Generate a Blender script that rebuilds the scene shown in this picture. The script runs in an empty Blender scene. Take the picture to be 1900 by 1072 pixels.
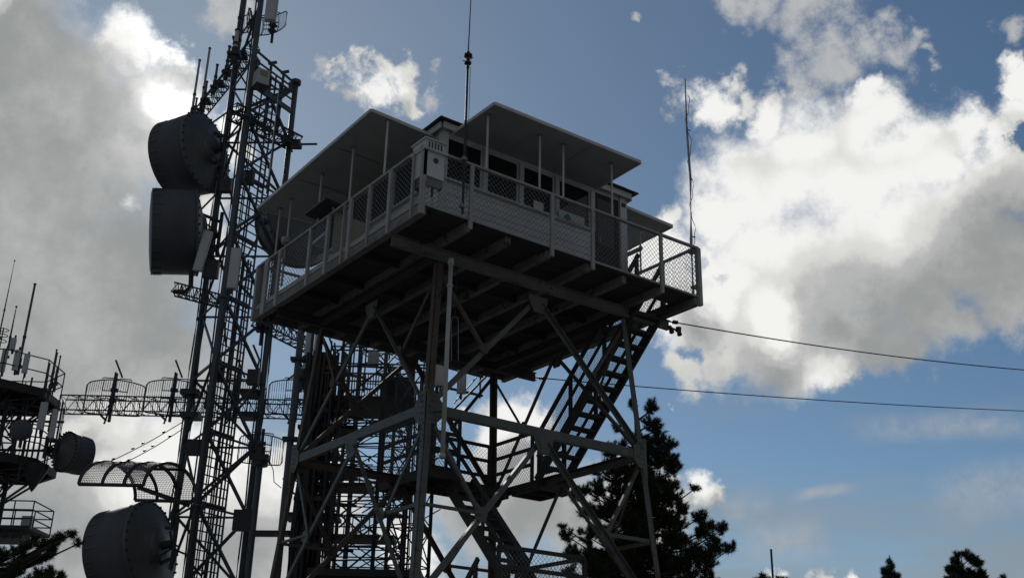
import bpy, math, random
import numpy as np
from mathutils import Vector as V, Matrix
random.seed(7); np.random.seed(7)
sc = bpy.context.scene
COL = sc.collection
R = math.radians
Z = V((0, 0, 1))
# deck of the lookout is z = 0, tower centre is x = y = 0, ground is at GZ
GZ = -9.87
# ------------------------------------------------------------------ camera numbers
CAM = V((-11.669, -17.348, -8.269)); YAW, PITCH, ROLL, FPX = .6319, .3919, .02163, 2071.8
FW = V((math.sin(YAW)*math.cos(PITCH), math.cos(YAW)*math.cos(PITCH), math.sin(PITCH)))
_r = FW.cross(Z).normalized(); _u = _r.cross(FW)
RT = _r*math.cos(ROLL)+_u*math.sin(ROLL); UP = -_r*math.sin(ROLL)+_u*math.cos(ROLL)
FH = V((FW.x, FW.y, 0)).normalized(); RH = V((FH.y, -FH.x, 0))
def ray(px, py): return FW+RT*((px-950)/FPX)-UP*((py-536)/FPX)
def at(px, py, D):
    d = ray(px, py); return CAM+d*(D/d.dot(FH))
def msize(n, px, py, D): return n/FPX*(D/ray(px, py).dot(FH))
def vert(px, py, D):            # lateral/depth frame -> x, y of a vertical through that pixel
    p = at(px, py, D); return V((p.x, p.y, 0))
# ------------------------------------------------------------------ mesh collector
class MB:
    def __init__(s): s.v = []; s.f = []
    def add(s, vs, fs):
        n = len(s.v); s.v += [tuple(x) for x in vs]; s.f += [tuple(i+n for i in f) for f in fs]; return s
    def hexa(s, c8):
        return s.add(c8, [(0,3,2,1),(4,5,6,7),(0,1,5,4),(1,2,6,5),(2,3,7,6),(3,0,4,7)])
    def box(s, a, b):
        (x0,y0,z0),(x1,y1,z1) = a, b
        return s.hexa([(x0,y0,z0),(x1,y0,z0),(x1,y1,z0),(x0,y1,z0),(x0,y0,z1),(x1,y0,z1),(x1,y1,z1),(x0,y1,z1)])
    def obox(s, c, ax, ay, az, sx, sy, sz):
        c = V(c); ax = V(ax)*sx/2; ay = V(ay)*sy/2; az = V(az)*sz/2
        return s.hexa([c-ax-ay-az, c+ax-ay-az, c+ax+ay-az, c-ax+ay-az, c-ax-ay+az, c+ax-ay+az, c+ax+ay+az, c-ax+ay+az])
    def beam(s, p, q, w, h, up=Z):
        p, q = V(p), V(q); d = (q-p); L = d.length; d.normalize()
        a = d.cross(V(up))
        if a.length < 1e-3: a = d.cross(V((1,0,0)))
        a.normalize(); b = a.cross(d)
        return s.obox((p+q)/2, d, a, b, L, w, h)
    def angle(s, p, q, w, t, a):
        p, q = V(p), V(q); d = (q-p); L = d.length; d.normalize()
        a = V(a); a = (a-d*a.dot(d)).normalized(); b = d.cross(a)
        m = (p+q)/2
        s.obox(m+a*w/2+b*t/2, d, a, b, L, w, t)
        return s.obox(m+b*(w/2+t/2)+a*t/2, d, a, b, L, t, w-t*.98)
    def ibeam(s, p, q, w, h, t=.015):
        s.beam(V(p)+Z*(h/2-t/2), V(q)+Z*(h/2-t/2), w, t); s.beam(V(p)-Z*(h/2-t/2), V(q)-Z*(h/2-t/2), w, t)
        return s.beam(p, q, t, h-2*t)
    def tube(s, p, q, r, n=8, r2=None, cap=True):
        p, q = V(p), V(q); r2 = r if r2 is None else r2
        d = (q-p).normalized(); a = d.cross(Z)
        if a.length < 1e-3: a = V((1,0,0))
        a.normalize(); b = d.cross(a)
        vs = []
        for k in range(n):
            t = 2*math.pi*k/n; e = a*math.cos(t)+b*math.sin(t); vs += [p+e*r, q+e*r2]
        fs = [(2*k, (2*k+2)%(2*n), (2*k+3)%(2*n), 2*k+1) for k in range(n)]
        if cap: fs += [tuple(2*k for k in range(n))[::-1], tuple(2*k+1 for k in range(n))]
        return s.add(vs, fs)
    def path(s, pts, r, n=6, rs=None):
        pts = [V(p) for p in pts]; vs = []; fs = []
        for i, p in enumerate(pts):
            d = (pts[min(i+1, len(pts)-1)]-pts[max(i-1, 0)]).normalized()
            a = d.cross(Z)
            if a.length < 1e-2: a = d.cross(V((1,0,0)))
            a.normalize(); b = d.cross(a); rr = rs[i] if rs else r
            for k in range(n):
                t = 2*math.pi*k/n; vs.append(p+(a*math.cos(t)+b*math.sin(t))*rr)
        for i in range(len(pts)-1):
            for k in range(n):
                fs.append((i*n+k, i*n+(k+1)%n, (i+1)*n+(k+1)%n, (i+1)*n+k))
        fs += [tuple(range(n))[::-1], tuple((len(pts)-1)*n+k for k in range(n))]
        return s.add(vs, fs)
    def lathe(s, o, ax, prof, n=32):
        o, ax = V(o), V(ax).normalized(); a = ax.cross(Z)
        if a.length < 1e-2: a = V((1,0,0))
        a.normalize(); b = ax.cross(a); vs = []; fs = []
        for (r, h) in prof:
            for k in range(n):
                t = 2*math.pi*k/n; vs.append(o+ax*h+(a*math.cos(t)+b*math.sin(t))*max(r, 1e-4))
        for i in range(len(prof)-1):
            for k in range(n): fs.append((i*n+k, i*n+(k+1)%n, (i+1)*n+(k+1)%n, (i+1)*n+k))
        return s.add(vs, fs)
    def plate(s, poly, nrm, t):      # polygon in 3-D extruded by t along its normal
        nrm = V(nrm).normalized(); n = len(poly); P = [V(p) for p in poly]
        vs = [p-nrm*t/2 for p in P]+[p+nrm*t/2 for p in P]
        return s.add(vs, [tuple(range(n))[::-1], tuple(range(n, 2*n))]+[(k, (k+1)%n, n+(k+1)%n, n+k) for k in range(n)])
    def chain(s, o, u, w, step=.066, r=.0024, diag=True):   # woven wire on the parallelogram o, o+u, o+w
        o, u, w = V(o), V(u), V(w); lu, lw = u.length, w.length; eu, ew = u/lu, w/lw
        st = step*1.414
        if diag:
            for sg in (1, -1):
                k = -lw
                while k < lu+lw:
                    a0, a1 = k, k+sg*lw*1.0
                    t0, t1 = 0., 1.
                    da = a1-a0
                    for lim, side in ((0, 0), (lu, 1)):
                        tt = (lim-a0)/da
                        if (side == 0) == (da > 0): t0 = max(t0, tt)
                        else: t1 = min(t1, tt)
                    if t1-t0 > .01:
                        s.tube(o+eu*(a0+da*t0)+ew*lw*t0, o+eu*(a0+da*t1)+ew*lw*t1, r, 3, cap=False)
                    k += st
        else:
            k = step
            while k < lu: s.tube(o+eu*k, o+eu*k+w, r, 3, cap=False); k += step
            k = step
            while k < lw: s.tube(o+ew*k, o+ew*k+u, r, 3, cap=False); k += step
        return s
    def build(s, name, mat, parent=None, smooth=False):
        me = bpy.data.meshes.new(name)
        o = bpy.data.objects.new(name, me); COL.objects.link(o)
        base = V((0,0,0)); q = parent
        while q is not None: base += V(q.location); q = q.parent
        if parent is None and s.v:
            a = np.array(s.v); base = V(((a[:,0].min()+a[:,0].max())/2, (a[:,1].min()+a[:,1].max())/2, a[:,2].min())); o.location = base
        me.from_pydata([(x-base.x, y-base.y, z-base.z) for x, y, z in s.v], [], s.f)
        if smooth:
            for p in me.polygons: p.use_smooth = True
        me.materials.append(mat); me.update()
        if parent is not None: o.parent = parent
        return o
def tag(o, label, cat, group=None):
    o['label'] = label; o['category'] = cat
    if group: o['group'] = group
    return o
def thing(name, loc, label, cat, group=None):
    o = bpy.data.objects.new(name, None); COL.objects.link(o); o.location = V(loc); o.empty_display_size = .3
    return tag(o, label, cat, group)
def lab(o, t): o['label'] = t; return o
# ------------------------------------------------------------------ materials
MATS = {}
def mat(name, c1, c2=None, scale=3., rough=.6, metal=0., bump=0., spots=None, spot_at=.62, stretch=(1,1,1), spec=.5, fine=40.):
    m = bpy.data.materials.new(name); m.use_nodes = True; nt = m.node_tree; N = nt.nodes; L = nt.links
    b = N['Principled BSDF']; b.inputs['Roughness'].default_value = rough; b.inputs['Metallic'].default_value = metal
    b.inputs['Specular IOR Level'].default_value = spec
    tc = N.new('ShaderNodeTexCoord'); mp = N.new('ShaderNodeMapping'); mp.inputs['Scale'].default_value = stretch
    L.new(tc.outputs['Object'], mp.inputs['Vector'])
    n1 = N.new('ShaderNodeTexNoise'); n1.inputs['Scale'].default_value = scale; n1.inputs['Detail'].default_value = 8; n1.inputs['Roughness'].default_value = .65
    L.new(mp.outputs[0], n1.inputs['Vector'])
    mx = N.new('ShaderNodeMix'); mx.data_type = 'RGBA'
    c2 = c2 or tuple(x*.7 for x in c1)
    mx.inputs[6].default_value = (*c1, 1); mx.inputs[7].default_value = (*c2, 1)
    rp = N.new('ShaderNodeMapRange'); rp.inputs['From Min'].default_value = .35; rp.inputs['From Max'].default_value = .68
    L.new(n1.outputs['Fac'], rp.inputs['Value']); L.new(rp.outputs[0], mx.inputs[0]); out = mx.outputs[2]
    n2 = N.new('ShaderNodeTexNoise'); n2.inputs['Scale'].default_value = fine; n2.inputs['Detail'].default_value = 5
    L.new(mp.outputs[0], n2.inputs['Vector'])
    if spots:
        n3 = N.new('ShaderNodeTexNoise'); n3.inputs['Scale'].default_value = scale*2.3; n3.inputs['Detail'].default_value = 10; n3.inputs['Roughness'].default_value = .7
        L.new(mp.outputs[0], n3.inputs['Vector'])
        r3 = N.new('ShaderNodeMapRange'); r3.inputs['From Min'].default_value = spot_at-.04; r3.inputs['From Max'].default_value = spot_at+.05
        L.new(n3.outputs['Fac'], r3.inputs['Value'])
        m3 = N.new('ShaderNodeMix'); m3.data_type = 'RGBA'; L.new(r3.outputs[0], m3.inputs[0]); L.new(out, m3.inputs[6]); m3.inputs[7].default_value = (*spots, 1); out = m3.outputs[2]
    L.new(out, b.inputs['Base Color'])
    if bump:
        bp = N.new('ShaderNodeBump'); bp.inputs['Strength'].default_value = bump; bp.inputs['Distance'].default_value = .01
        L.new(n2.outputs['Fac'], bp.inputs['Height']); L.new(bp.outputs[0], b.inputs['Normal'])
    MATS[name] = m; return m
M_green = mat('green_painted_steel', (.135,.15,.142), (.095,.105,.1), 2.5, .55, bump=.2, spots=(.10,.05,.03), spot_at=.59)
M_rust  = mat('rusty_steel', (.11,.105,.095), (.085,.068,.055), 2.2, .75, bump=.3, spots=(.12,.06,.035), spot_at=.55)
M_white = mat('white_paint_weathered', (.68,.70,.71), (.52,.53,.525), 2.0, .6, bump=.25, spots=(.27,.25,.21), spot_at=.65)
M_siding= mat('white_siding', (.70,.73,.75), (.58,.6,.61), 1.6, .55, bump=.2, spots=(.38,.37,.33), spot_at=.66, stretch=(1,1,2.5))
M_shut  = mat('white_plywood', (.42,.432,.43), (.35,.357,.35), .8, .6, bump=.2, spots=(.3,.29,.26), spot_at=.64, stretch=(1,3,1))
M_rail  = mat('grey_painted_wood', (.42,.43,.43), (.30,.30,.295), 3, .65, bump=.3, spots=(.2,.17,.13), spot_at=.64)
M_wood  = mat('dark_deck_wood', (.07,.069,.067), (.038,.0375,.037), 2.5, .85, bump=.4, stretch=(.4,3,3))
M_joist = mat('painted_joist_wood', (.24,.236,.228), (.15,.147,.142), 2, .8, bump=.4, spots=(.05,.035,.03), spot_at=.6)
M_galv  = mat('galvanised_steel', (.34,.36,.38), (.25,.265,.28), 4, .5, .5, spots=(.12,.1,.09), spot_at=.68)
M_wire  = mat('galvanised_wire', (.30,.31,.31), (.2,.2,.2), 9, .5, .5)
M_mast  = mat('dark_mast_steel', (.11,.13,.15), (.07,.083,.1), 1.5, .55, .3, spots=(.07,.05,.04), spot_at=.66)
M_dark  = mat('dark_antenna_steel', (.045,.052,.06), (.03,.034,.04), 3, .55, .2)
M_cable = mat('black_cable', (.018,.019,.022), (.028,.028,.03), 6, .55)
M_radome= mat('dish_shroud_grey', (.085,.093,.112), (.055,.061,.075), .9, .55, bump=.15, spots=(.09,.09,.09), spot_at=.66, stretch=(1,1,.5))
M_dback = mat('dish_back_grey', (.125,.132,.135), (.09,.095,.098), 1.1, .5, .1, bump=.1, spots=(.12,.11,.1), spot_at=.67)
M_panel = mat('pale_antenna_radome', (.58,.60,.62), (.47,.49,.5), 1.5, .5, spots=(.3,.3,.3), spot_at=.7)
M_pvc   = mat('white_plastic_pipe', (.56,.57,.57), (.42,.42,.41), 2.5, .4, spots=(.3,.29,.27), spot_at=.68)
M_glass = mat('dark_window_glass', (.012,.014,.016), (.016,.018,.02), 1, .06, spec=.6)
M_inside= mat('dark_interior', (.05,.05,.048), (.035,.035,.034), 1, .8)
M_shing = mat('dark_shingle', (.03,.031,.036), (.05,.05,.054), 9, .85, bump=.8)
M_beige = mat('beige_board', (.62,.57,.46), (.54,.49,.39), 1.5, .7, spots=(.4,.35,.27), spot_at=.7)
M_paper = mat('paper_sheet', (.74,.74,.72), (.66,.66,.64), 4, .8)
M_teal  = mat('faded_teal_print', (.1,.17,.165), (.16,.25,.24), 22, .8)
M_pale  = mat('pale_poster_paper', (.6,.68,.66), (.52,.6,.58), 6, .8)
M_brown = mat('rust_brown_rail', (.15,.085,.05), (.1,.06,.04), 4, .8, spots=(.05,.03,.025), spot_at=.58)
M_bark  = mat('pine_bark', (.06,.045,.036), (.035,.027,.023), 8, .9, bump=.8)
M_needle= mat('pine_needles', (.032,.05,.024), (.055,.075,.035), .8, .7, spec=.25)
M_ground= mat('gravel_ground', (.165,.16,.15), (.11,.107,.1), .6, .95, bump=.6)
M_box   = mat('pale_equipment_box', (.5,.5,.47), (.42,.42,.4), 2, .55, spots=(.25,.2,.16), spot_at=.68)
M_cer   = mat('dark_insulator', (.05,.035,.03), (.03,.025,.02), 5, .3)
M_shed  = mat('dark_metal_roofing', (.04,.042,.045), (.028,.03,.033), 2, .6, .2)
# ================================================================== SETTING: ground
g = MB(); n = 44; S = 900.
hz = lambda x, y: GZ-.02-max(0, (math.hypot(x+4, y+2)-34))*.16+ (random.random()-.5)*.12*(1 if math.hypot(x, y) > 8 else 0)
rr = [0]+[1.5*1.19**k for k in range(38)]
vs = [(0, 0, GZ-.02)]; fs = []
K = 64
for r_ in rr[1:]:
    for k in range(K):
        x, y = r_*math.cos(2*math.pi*k/K), r_*math.sin(2*math.pi*k/K); vs.append((x, y, max(hz(x, y), GZ-70)))
for k in range(K): fs.append((0, 1+k, 1+(k+1)%K))
for i in range(len(rr)-2):
    for k in range(K): fs.append((1+i*K+k, 1+(i+1)*K+k, 1+(i+1)*K+(k+1)%K, 1+i*K+(k+1)%K))
g.add(vs, fs); go = g.build('ground', M_ground, smooth=True); go['kind'] = 'structure'
# ================================================================== LOOKOUT TOWER (steel frame, deck, railings)
T = thing('lookout_tower', (0,0,GZ), 'steel and timber lookout tower with railed wooden deck carrying the white cabin', 'lookout tower')
H = 3.2; ZG = -3.14; ZL = -6.3
hh = lambda z: 2.2-.075*(z+.42)
sg4 = [(-1,-1),(1,-1),(1,1),(-1,1)]
def P4(k, z): return V((sg4[k%4][0]*hh(z), sg4[k%4][1]*hh(z), z))
for k, (sx, sy) in enumerate(sg4):
    m = MB(); p, q = P4(k, -.42), P4(k, -3.1); d = (q-p).normalized()
    for (pa, pb, mm) in ((P4(k, -.42), P4(k, -3.1), MB()), (P4(k, -3.1), P4(k, GZ), m)):
        for a, b in ((V((-sx,0,0)), V((0,sy,0))), (V((0,-sy,0)), V((sx,0,0)))):
            a = (a-d*a.dot(d)).normalized(); b = (b-d*b.dot(d)).normalized()
            mm.obox((pa+pb)/2+a*.062-b*.008, d, a, b, (pb-pa).length, .124, .016)
        if mm is not m: lab(mm.build('leg', M_rust if k != 1 else M_green, T), 'rust-stained upper leg section') if k == 0 else mm.build('leg', M_rust if k != 1 else M_green, T)
    # splice plates and bolts
    for zz in (-3.6, -6.8):
        c = P4(k, zz)
        for a, b in ((V((-sx,0,0)), V((0,sy,0))), (V((0,-sy,0)), V((sx,0,0)))):
            m.obox(c+a*.058+b*.006, a, b, Z, .1, .012, .5)
            for i_ in range(5): m.tube(c+a*(.035+.045*(i_%2))+b*.01+Z*(-.2+.1*i_), c+a*(.035+.045*(i_%2))+b*.026+Z*(-.2+.1*i_), .011, 6)
    m.build('leg', M_green if k in (0, 1) else M_rust, T)
    m = MB(); m.box((p.x*1.13-.35+ (q.x-p.x)*.75, q.y-.35, GZ-.1), (q.x+.35, q.y+.35, GZ+.25)); 
for k in range(4):
    a, b = P4(k, ZG), P4(k+1, ZG); out = V(((sg4[k][0]+sg4[(k+1)%4][0])/2, (sg4[k][1]+sg4[(k+1)%4][1])/2, 0)).normalized()
    near = k in (0, 3)
    ms = M_green if near else M_rust
    dd = (b-a).normalized()
    # girt: a channel of web and two flanges
    for lev, (z0, dp) in enumerate(((ZG, .155), (ZL, .155))):
        a2, b2 = P4(k, z0)+out*.02, P4(k+1, z0)+out*.02
        m = MB(); m.beam(a2, b2, .012, dp); m.beam(a2-out*.04+Z*(dp/2), b2-out*.04+Z*(dp/2), .08, .012); m.beam(a2-out*.04-Z*(dp/2), b2-out*.04-Z*(dp/2), .08, .012)
        m.build('girt', ms, T)
    def mid(z): return (P4(k, z)+P4(k+1, z))/2
    # panels: inverted V braces with sub struts
    for (zt, zb) in ((-.5, ZG), (ZG-.05, ZL), (ZL-.05, GZ+.1)):
        mt = mid(zt)
        for j, (end, s_) in enumerate(((P4(k, zb), 1), (P4(k+1, zb), -1))):
            top = mt+dd*(-.1*s_)-Z*.12
            e2 = end+dd*(.06*s_)+Z*.1
            MB().angle(top-out*.02, e2-out*.02, .085, .01, -out if s_ > 0 else out).build('brace', ms, T)
            mp = top.lerp(e2, .5)
            legt = P4(k if s_ > 0 else k+1, zt)+dd*.1*s_-Z*.12
            MB().angle(legt-out*.035, mp-out*.035, .06, .008, -out).build('strut', M_rust if zt > -1 else ms, T)
            if zt < -1:
                zl = mp.z
                lg = P4(k if s_ > 0 else k+1, zl)+dd*.08*s_
                MB().angle(lg-out*.03, mp-out*.03, .06, .008, Z).build('strut', ms, T)
                m = MB(); m.plate([mp+dd*.13+Z*.02, mp+dd*.05+Z*.13, mp-dd*.1+Z*.1, mp-dd*.13-Z*.05, mp-Z*.13, mp+dd*.09-Z*.1], out, .012); m.build('gusset_plate', ms, T)
            else:
                m = MB(); m.plate([mp+dd*.1+Z*.02, mp+dd*.04+Z*.1, mp-dd*.08+Z*.08, mp-dd*.1-Z*.04, mp-Z*.1, mp+dd*.07-Z*.08], out, .012); m.build('gusset_plate', M_rust, T)
        m = MB(); w1, w2, hp = .22, .1, .32
        c = mt-Z*.02+out*.032
        m.plate([c-dd*w1, c+dd*w1, c+dd*(w1-.02)-Z*.12, c+dd*w2-Z*hp, c-dd*w2-Z*hp, c-dd*(w1-.02)-Z*.12], out, .012)
        for i in range(4):
            for jj in (-1, 1): m.tube(c+dd*jj*(.06+.03*i)-Z*(.05+.05*(3-i))+out*.006, c+dd*jj*(.06+.03*i)-Z*(.05+.05*(3-i))+out*.02, .011, 6)
        m.build('gusset_plate', ms, T)
    # corner gussets on the girt
    for z0 in (ZG, ZL):
        for s_, kk in ((1, k), (-1, k+1)):
            c = P4(kk, z0)+out*.036
            m = MB(); m.plate([c-dd*.02*s_+Z*.3, c+dd*.13*s_+Z*.3, c+dd*.3*s_+Z*.1, c+dd*.3*s_-Z*.12, c+dd*.16*s_-Z*.26, c-dd*.02*s_-Z*.26], out, .012)
            for i in range(5):
                for jx in (.05, .12): m.tube(c+dd*jx*s_+Z*(.22-.1*i)+out*.006, c+dd*jx*s_+Z*(.22-.1*i)+out*.02, .011, 6)
            m.build('gusset_plate', ms, T)
# girders
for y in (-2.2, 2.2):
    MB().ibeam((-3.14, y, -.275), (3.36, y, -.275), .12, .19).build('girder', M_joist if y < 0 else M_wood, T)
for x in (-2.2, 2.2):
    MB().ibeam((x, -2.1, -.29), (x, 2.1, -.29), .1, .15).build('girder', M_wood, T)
for x in (-3.15, -2.22, -1.36, -.48, .45, 1.33, 2.22, 3.15):
    MB().box((x-.055, -3.12 if abs(x) < 3 else -3.2, -.178), (x+.055, 3.12, -.035)).build('joist', M_joist, T)
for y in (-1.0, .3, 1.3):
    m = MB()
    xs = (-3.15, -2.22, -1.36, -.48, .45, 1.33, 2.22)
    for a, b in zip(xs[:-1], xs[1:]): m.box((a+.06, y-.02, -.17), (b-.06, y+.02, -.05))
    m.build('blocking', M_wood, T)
m = MB(); y = -3.2; i = 0
HX0, HX1, HY0, HY1 = 2.28, 3.0, -2.55, -.95
while y < 3.19:
    y1 = min(y+.142, 3.2); dz = (random.random()-.5)*.004
    if y1 > HY0 and y < HY1:
        m.box((-3.2, y, -.032), (HX0, y1, dz)); m.box((HX1, y, -.032), (3.2, y1, dz))
    else: m.box((-3.2-(random.random()-.3)*.02, y, -.032), (3.2+(random.random()-.5)*.02, y1, dz))
    y = y1+.006
m.build('deck_floor', M_wood, T)
# rim beams and toe boards
for nm, a, b, w, h, mt_ in (('rim_beam', (-3.21,-3.2,-.1), (-3.21,3.2,-.1), .045, .17, M_joist), ('rim_beam', (3.21,-3.2,-.1), (3.21,3.2,-.1), .045, .17, M_joist),
                          ('rim_beam', (-3.2,3.15,-.1), (3.2,3.15,-.1), .045, .13, M_joist), ('toe_board', (-3.2,-3.2,.075), (-3.2,3.2,.075), .03, .1, M_rail), ('toe_board', (-3.2,-3.215,-.005), (3.2,-3.215,-.005), .022, .035, M_rail)):
    MB().beam(a, b, w, h).build(nm, mt_, T)
# railing
def post(x, y, w=.045, d=.09, zb=-.19, zt=1.03, mt_=M_rail):
    MB().box((x-w/2, y-d/2, zb), (x+w/2, y+d/2, zt)).build('rail_post', mt_, T)
for x in (-2.24, -1.36, -.48, .47, 1.33, 2.2): 
    if x in (-1.36, 1.33): continue
    post(x, -3.235, .07, .045)
post(-3.2, -3.22, .09, .06); post(3.22, -3.22, .09, .09); post(-3.19, 3.2, .16, .09)
for y, w in ((-2.96,.045),(-2.2,.09),(-1.48,.04),(-.79,.1),(-.55,.04),(.08,.09),(.81,.09),(2.15,.1),(2.75,.17)): post(-3.235, y, .05, w)
for y in (-2.2, -1.2, 0, 1.2, 2.2): post(3.235, y, .05, .09)
for x in (-2.1, -1, 0, 1, 2.1, 3.18): post(x, 3.2, .09, .05)
for a, b, w in (((-3.25,-3.2,1.05),(3.25,-3.2,1.05),.07), ((-3.2,-3.16,1.05),(-3.2,3.25,1.05),.07), ((3.2,-3.16,1.05),(3.2,3.25,1.05),.07), ((-3.16,3.2,1.05),(3.16,3.2,1.05),.07)):
    MB().beam(a, b, w, .04).build('top_rail', M_rail, T)
for o, u in (((-3.18,-3.2,.03),(6.36,0,0)), ((-3.2,-3.18,.13),(0,6.36,0)), ((3.2,-3.18,.02),(0,6.36,0)), ((-3.18,3.2,.02),(6.36,0,0))):
    MB().chain(o, u, (0,0,1.0), .07, .0039).build('rail_mesh', M_wire, T)
# diagonal rail brace on the far left corner and hatch rail
MB().beam((-3.2,3.2,.05), (-2.3,3.2,.62), .04, .07).build('rail_brace', M_rail, T)
MB().beam((2.3,-2.6,1.0), (2.3,-.9,1.0), .04, .08).build('hatch_rail', M_rail, T)
# ================================================================== LOOKOUT CABIN
C0 = 2.22
Cb = thing('lookout_cabin', (0,0,0), 'white wooden cabin with propped shutters and low dark roof on the tower deck', 'cabin')
SILL = 1.19; HEAD = 2.11; EAVE = 2.24
sides = [(V((0,-1,0)), V((1,0,0))), (V((1,0,0)), V((0,1,0))), (V((0,1,0)), V((-1,0,0))), (V((-1,0,0)), V((0,-1,0)))]
mull = [-2.2+.0, -1.28, -.44, .43, 1.34]
for k, (nn, uu) in enumerate(sides):
    # lower siding of lapped boards, header above
    door = (k == 0)
    u1 = 1.3 if door else C0-.01
    m = MB(); z = .01
    m.obox(nn*(C0-.05)+uu*((-C0+.06+u1)/2)+Z*(SILL/2), uu, nn, Z, u1+C0-.06, .05, SILL-.02)
    while z < SILL-.05:
        h = .135
        c = nn*(C0-.015)+uu*((-C0+.02+u1)/2)+Z*(z+h/2)
        m.obox(c, uu, (nn+Z*.07).normalized(), (Z-nn*.07).normalized(), u1+C0-.02, .02, h+.012); z += h
    m.build('wall', M_siding, Cb)
    MB().obox(nn*(C0-.02)+Z*((HEAD+EAVE)/2), uu, nn, Z, 2*C0-.1, .06, EAVE-HEAD).build('window_header', M_white, Cb)
    MB().obox(nn*(C0+.02)+uu*((-C0+u1)/2)+Z*(SILL+.02), uu, nn, Z, u1+C0-.1, .1, .04).build('window_sill', M_white, Cb)
    for u in mull[1:]:
        MB().obox(nn*(C0-.01)+uu*u+Z*((SILL+HEAD)/2), uu, nn, Z, .075 if u < 1.2 else .1, .08, HEAD-SILL-.03).build('window_post', M_white, Cb)
    segs = list(zip(mull, mull[1:]))+([] if door else [(1.34, 2.14)])
    for (a, b) in segs:
        w = MB(); cu = (a+b)/2; W_ = b-a-.1; hz0, hz1 = SILL+.04, HEAD
        f = .035
        for du, dz, su, sz in ((-W_/2+f/2, 0, f, hz1-hz0), (W_/2-f/2, 0, f, hz1-hz0), (0, (hz1-hz0)/2-f/2, W_-2*f, f), (0, -(hz1-hz0)/2+f/2, W_-2*f, f)):
            w.obox(nn*(C0-.03)+uu*(cu+du)+Z*((hz0+hz1)/2+dz), uu, nn, Z, su, .04, sz)
        wo = w.build('window', M_white, Cb)
        MB().obox(nn*(C0-.035)+uu*cu+Z*((hz0+hz1)/2), uu, nn, Z, W_-2*f, .008, hz1-hz0-2*f).build('pane', M_glass, wo)
for sx, sy in sg4:
    m = MB(); m.box((sx*C0-.02 if sx < 0 else sx*C0-.1, sy*C0-.03, .01), (sx*C0+.1 if sx < 0 else sx*C0+.02, sy*C0+.03, EAVE))
    m.box((sx*C0-.03, sy*C0-.1 if sy > 0 else sy*C0+.031, .01), (sx*C0+.03, sy*C0-.031 if sy > 0 else sy*C0+.1, EAVE))
    m.build('corner_board', M_white, Cb)
# wide pale board right of the door, door leaf standing open
MB().box((2.05, -C0-.045, .01), (2.19, -C0+.02, EAVE-.06)).build('door_jamb', M_white, Cb)
d_ = MB(); d_.box((1.42, -C0+.02, .02), (2.04, -C0+.05, 1.0)); d_.box((1.42, -C0+.02, 1.0), (1.5, -C0+.05, HEAD)); d_.box((1.96, -C0+.02, 1.0), (2.04, -C0+.05, HEAD)); d_.box((1.5, -C0+.02, HEAD-.08), (1.96, -C0+.05, HEAD))
do = lab(d_.build('door', M_inside, Cb), 'dark wooden door with a tall glazed upper half')
MB().box((1.5, -C0+.03, 1.0), (1.96, -C0+.038, HEAD-.08)).build('pane', M_glass, do)
h_ = MB(); h_.tube((1.5,-C0+.02,1.0), (1.5,-C0-.04,1.0), .012); h_.tube((1.5,-C0-.04,1.0), (1.5,-C0-.04,1.12), .012); h_.build('door_handle', M_galv, do)
lab(MB().box((2.08, -C0-.06, 1.98), (2.18, -C0-.046, 2.06)).build('number_plate', M_dark, Cb), 'small dark plate high on the corner board')
# roof: fascia, low hip, shingle courses
E_ = 2.36
m = MB()
for k, (nn, uu) in enumerate(sides): m.obox(nn*(E_-.03)+Z*(EAVE+.0), uu, nn, Z, 2*E_-.13, .03, .13)
m.box((-E_+.05, -E_+.05, EAVE+.02), (E_-.05, E_-.05, EAVE+.035)); m.build('fascia', M_white, Cb)
m = MB(); ap = V((0,0,EAVE+.62)); rows = 9
for k, (nn, uu) in enumerate(sides):
    for i in range(rows):
        t0, t1 = i/rows, (i+1)/rows+.03
        w0, w1 = (E_+.06)*(1-t0), (E_+.06)*(1-min(t1, 1))
        z0, z1 = EAVE+.07+.55*t0, EAVE+.07+.55*min(t1, 1)
        nseg = max(2, int(14*(1-t0)))
        for j in range(nseg):
            a0, a1 = -1+2*j/nseg, -1+2*(j+1)/nseg; dz = random.random()*.012
            q = [nn*w0+uu*a0*w0+Z*(z0+.02+dz), nn*w0+uu*a1*w0+Z*(z0+.02+dz), nn*w1+uu*a1*w1+Z*(z1+.002), nn*w1+uu*a0*w1+Z*(z1+.002)]
            m.hexa([x-Z*.03 for x in q]+q)
m.build('roof', M_shing, Cb)
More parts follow.
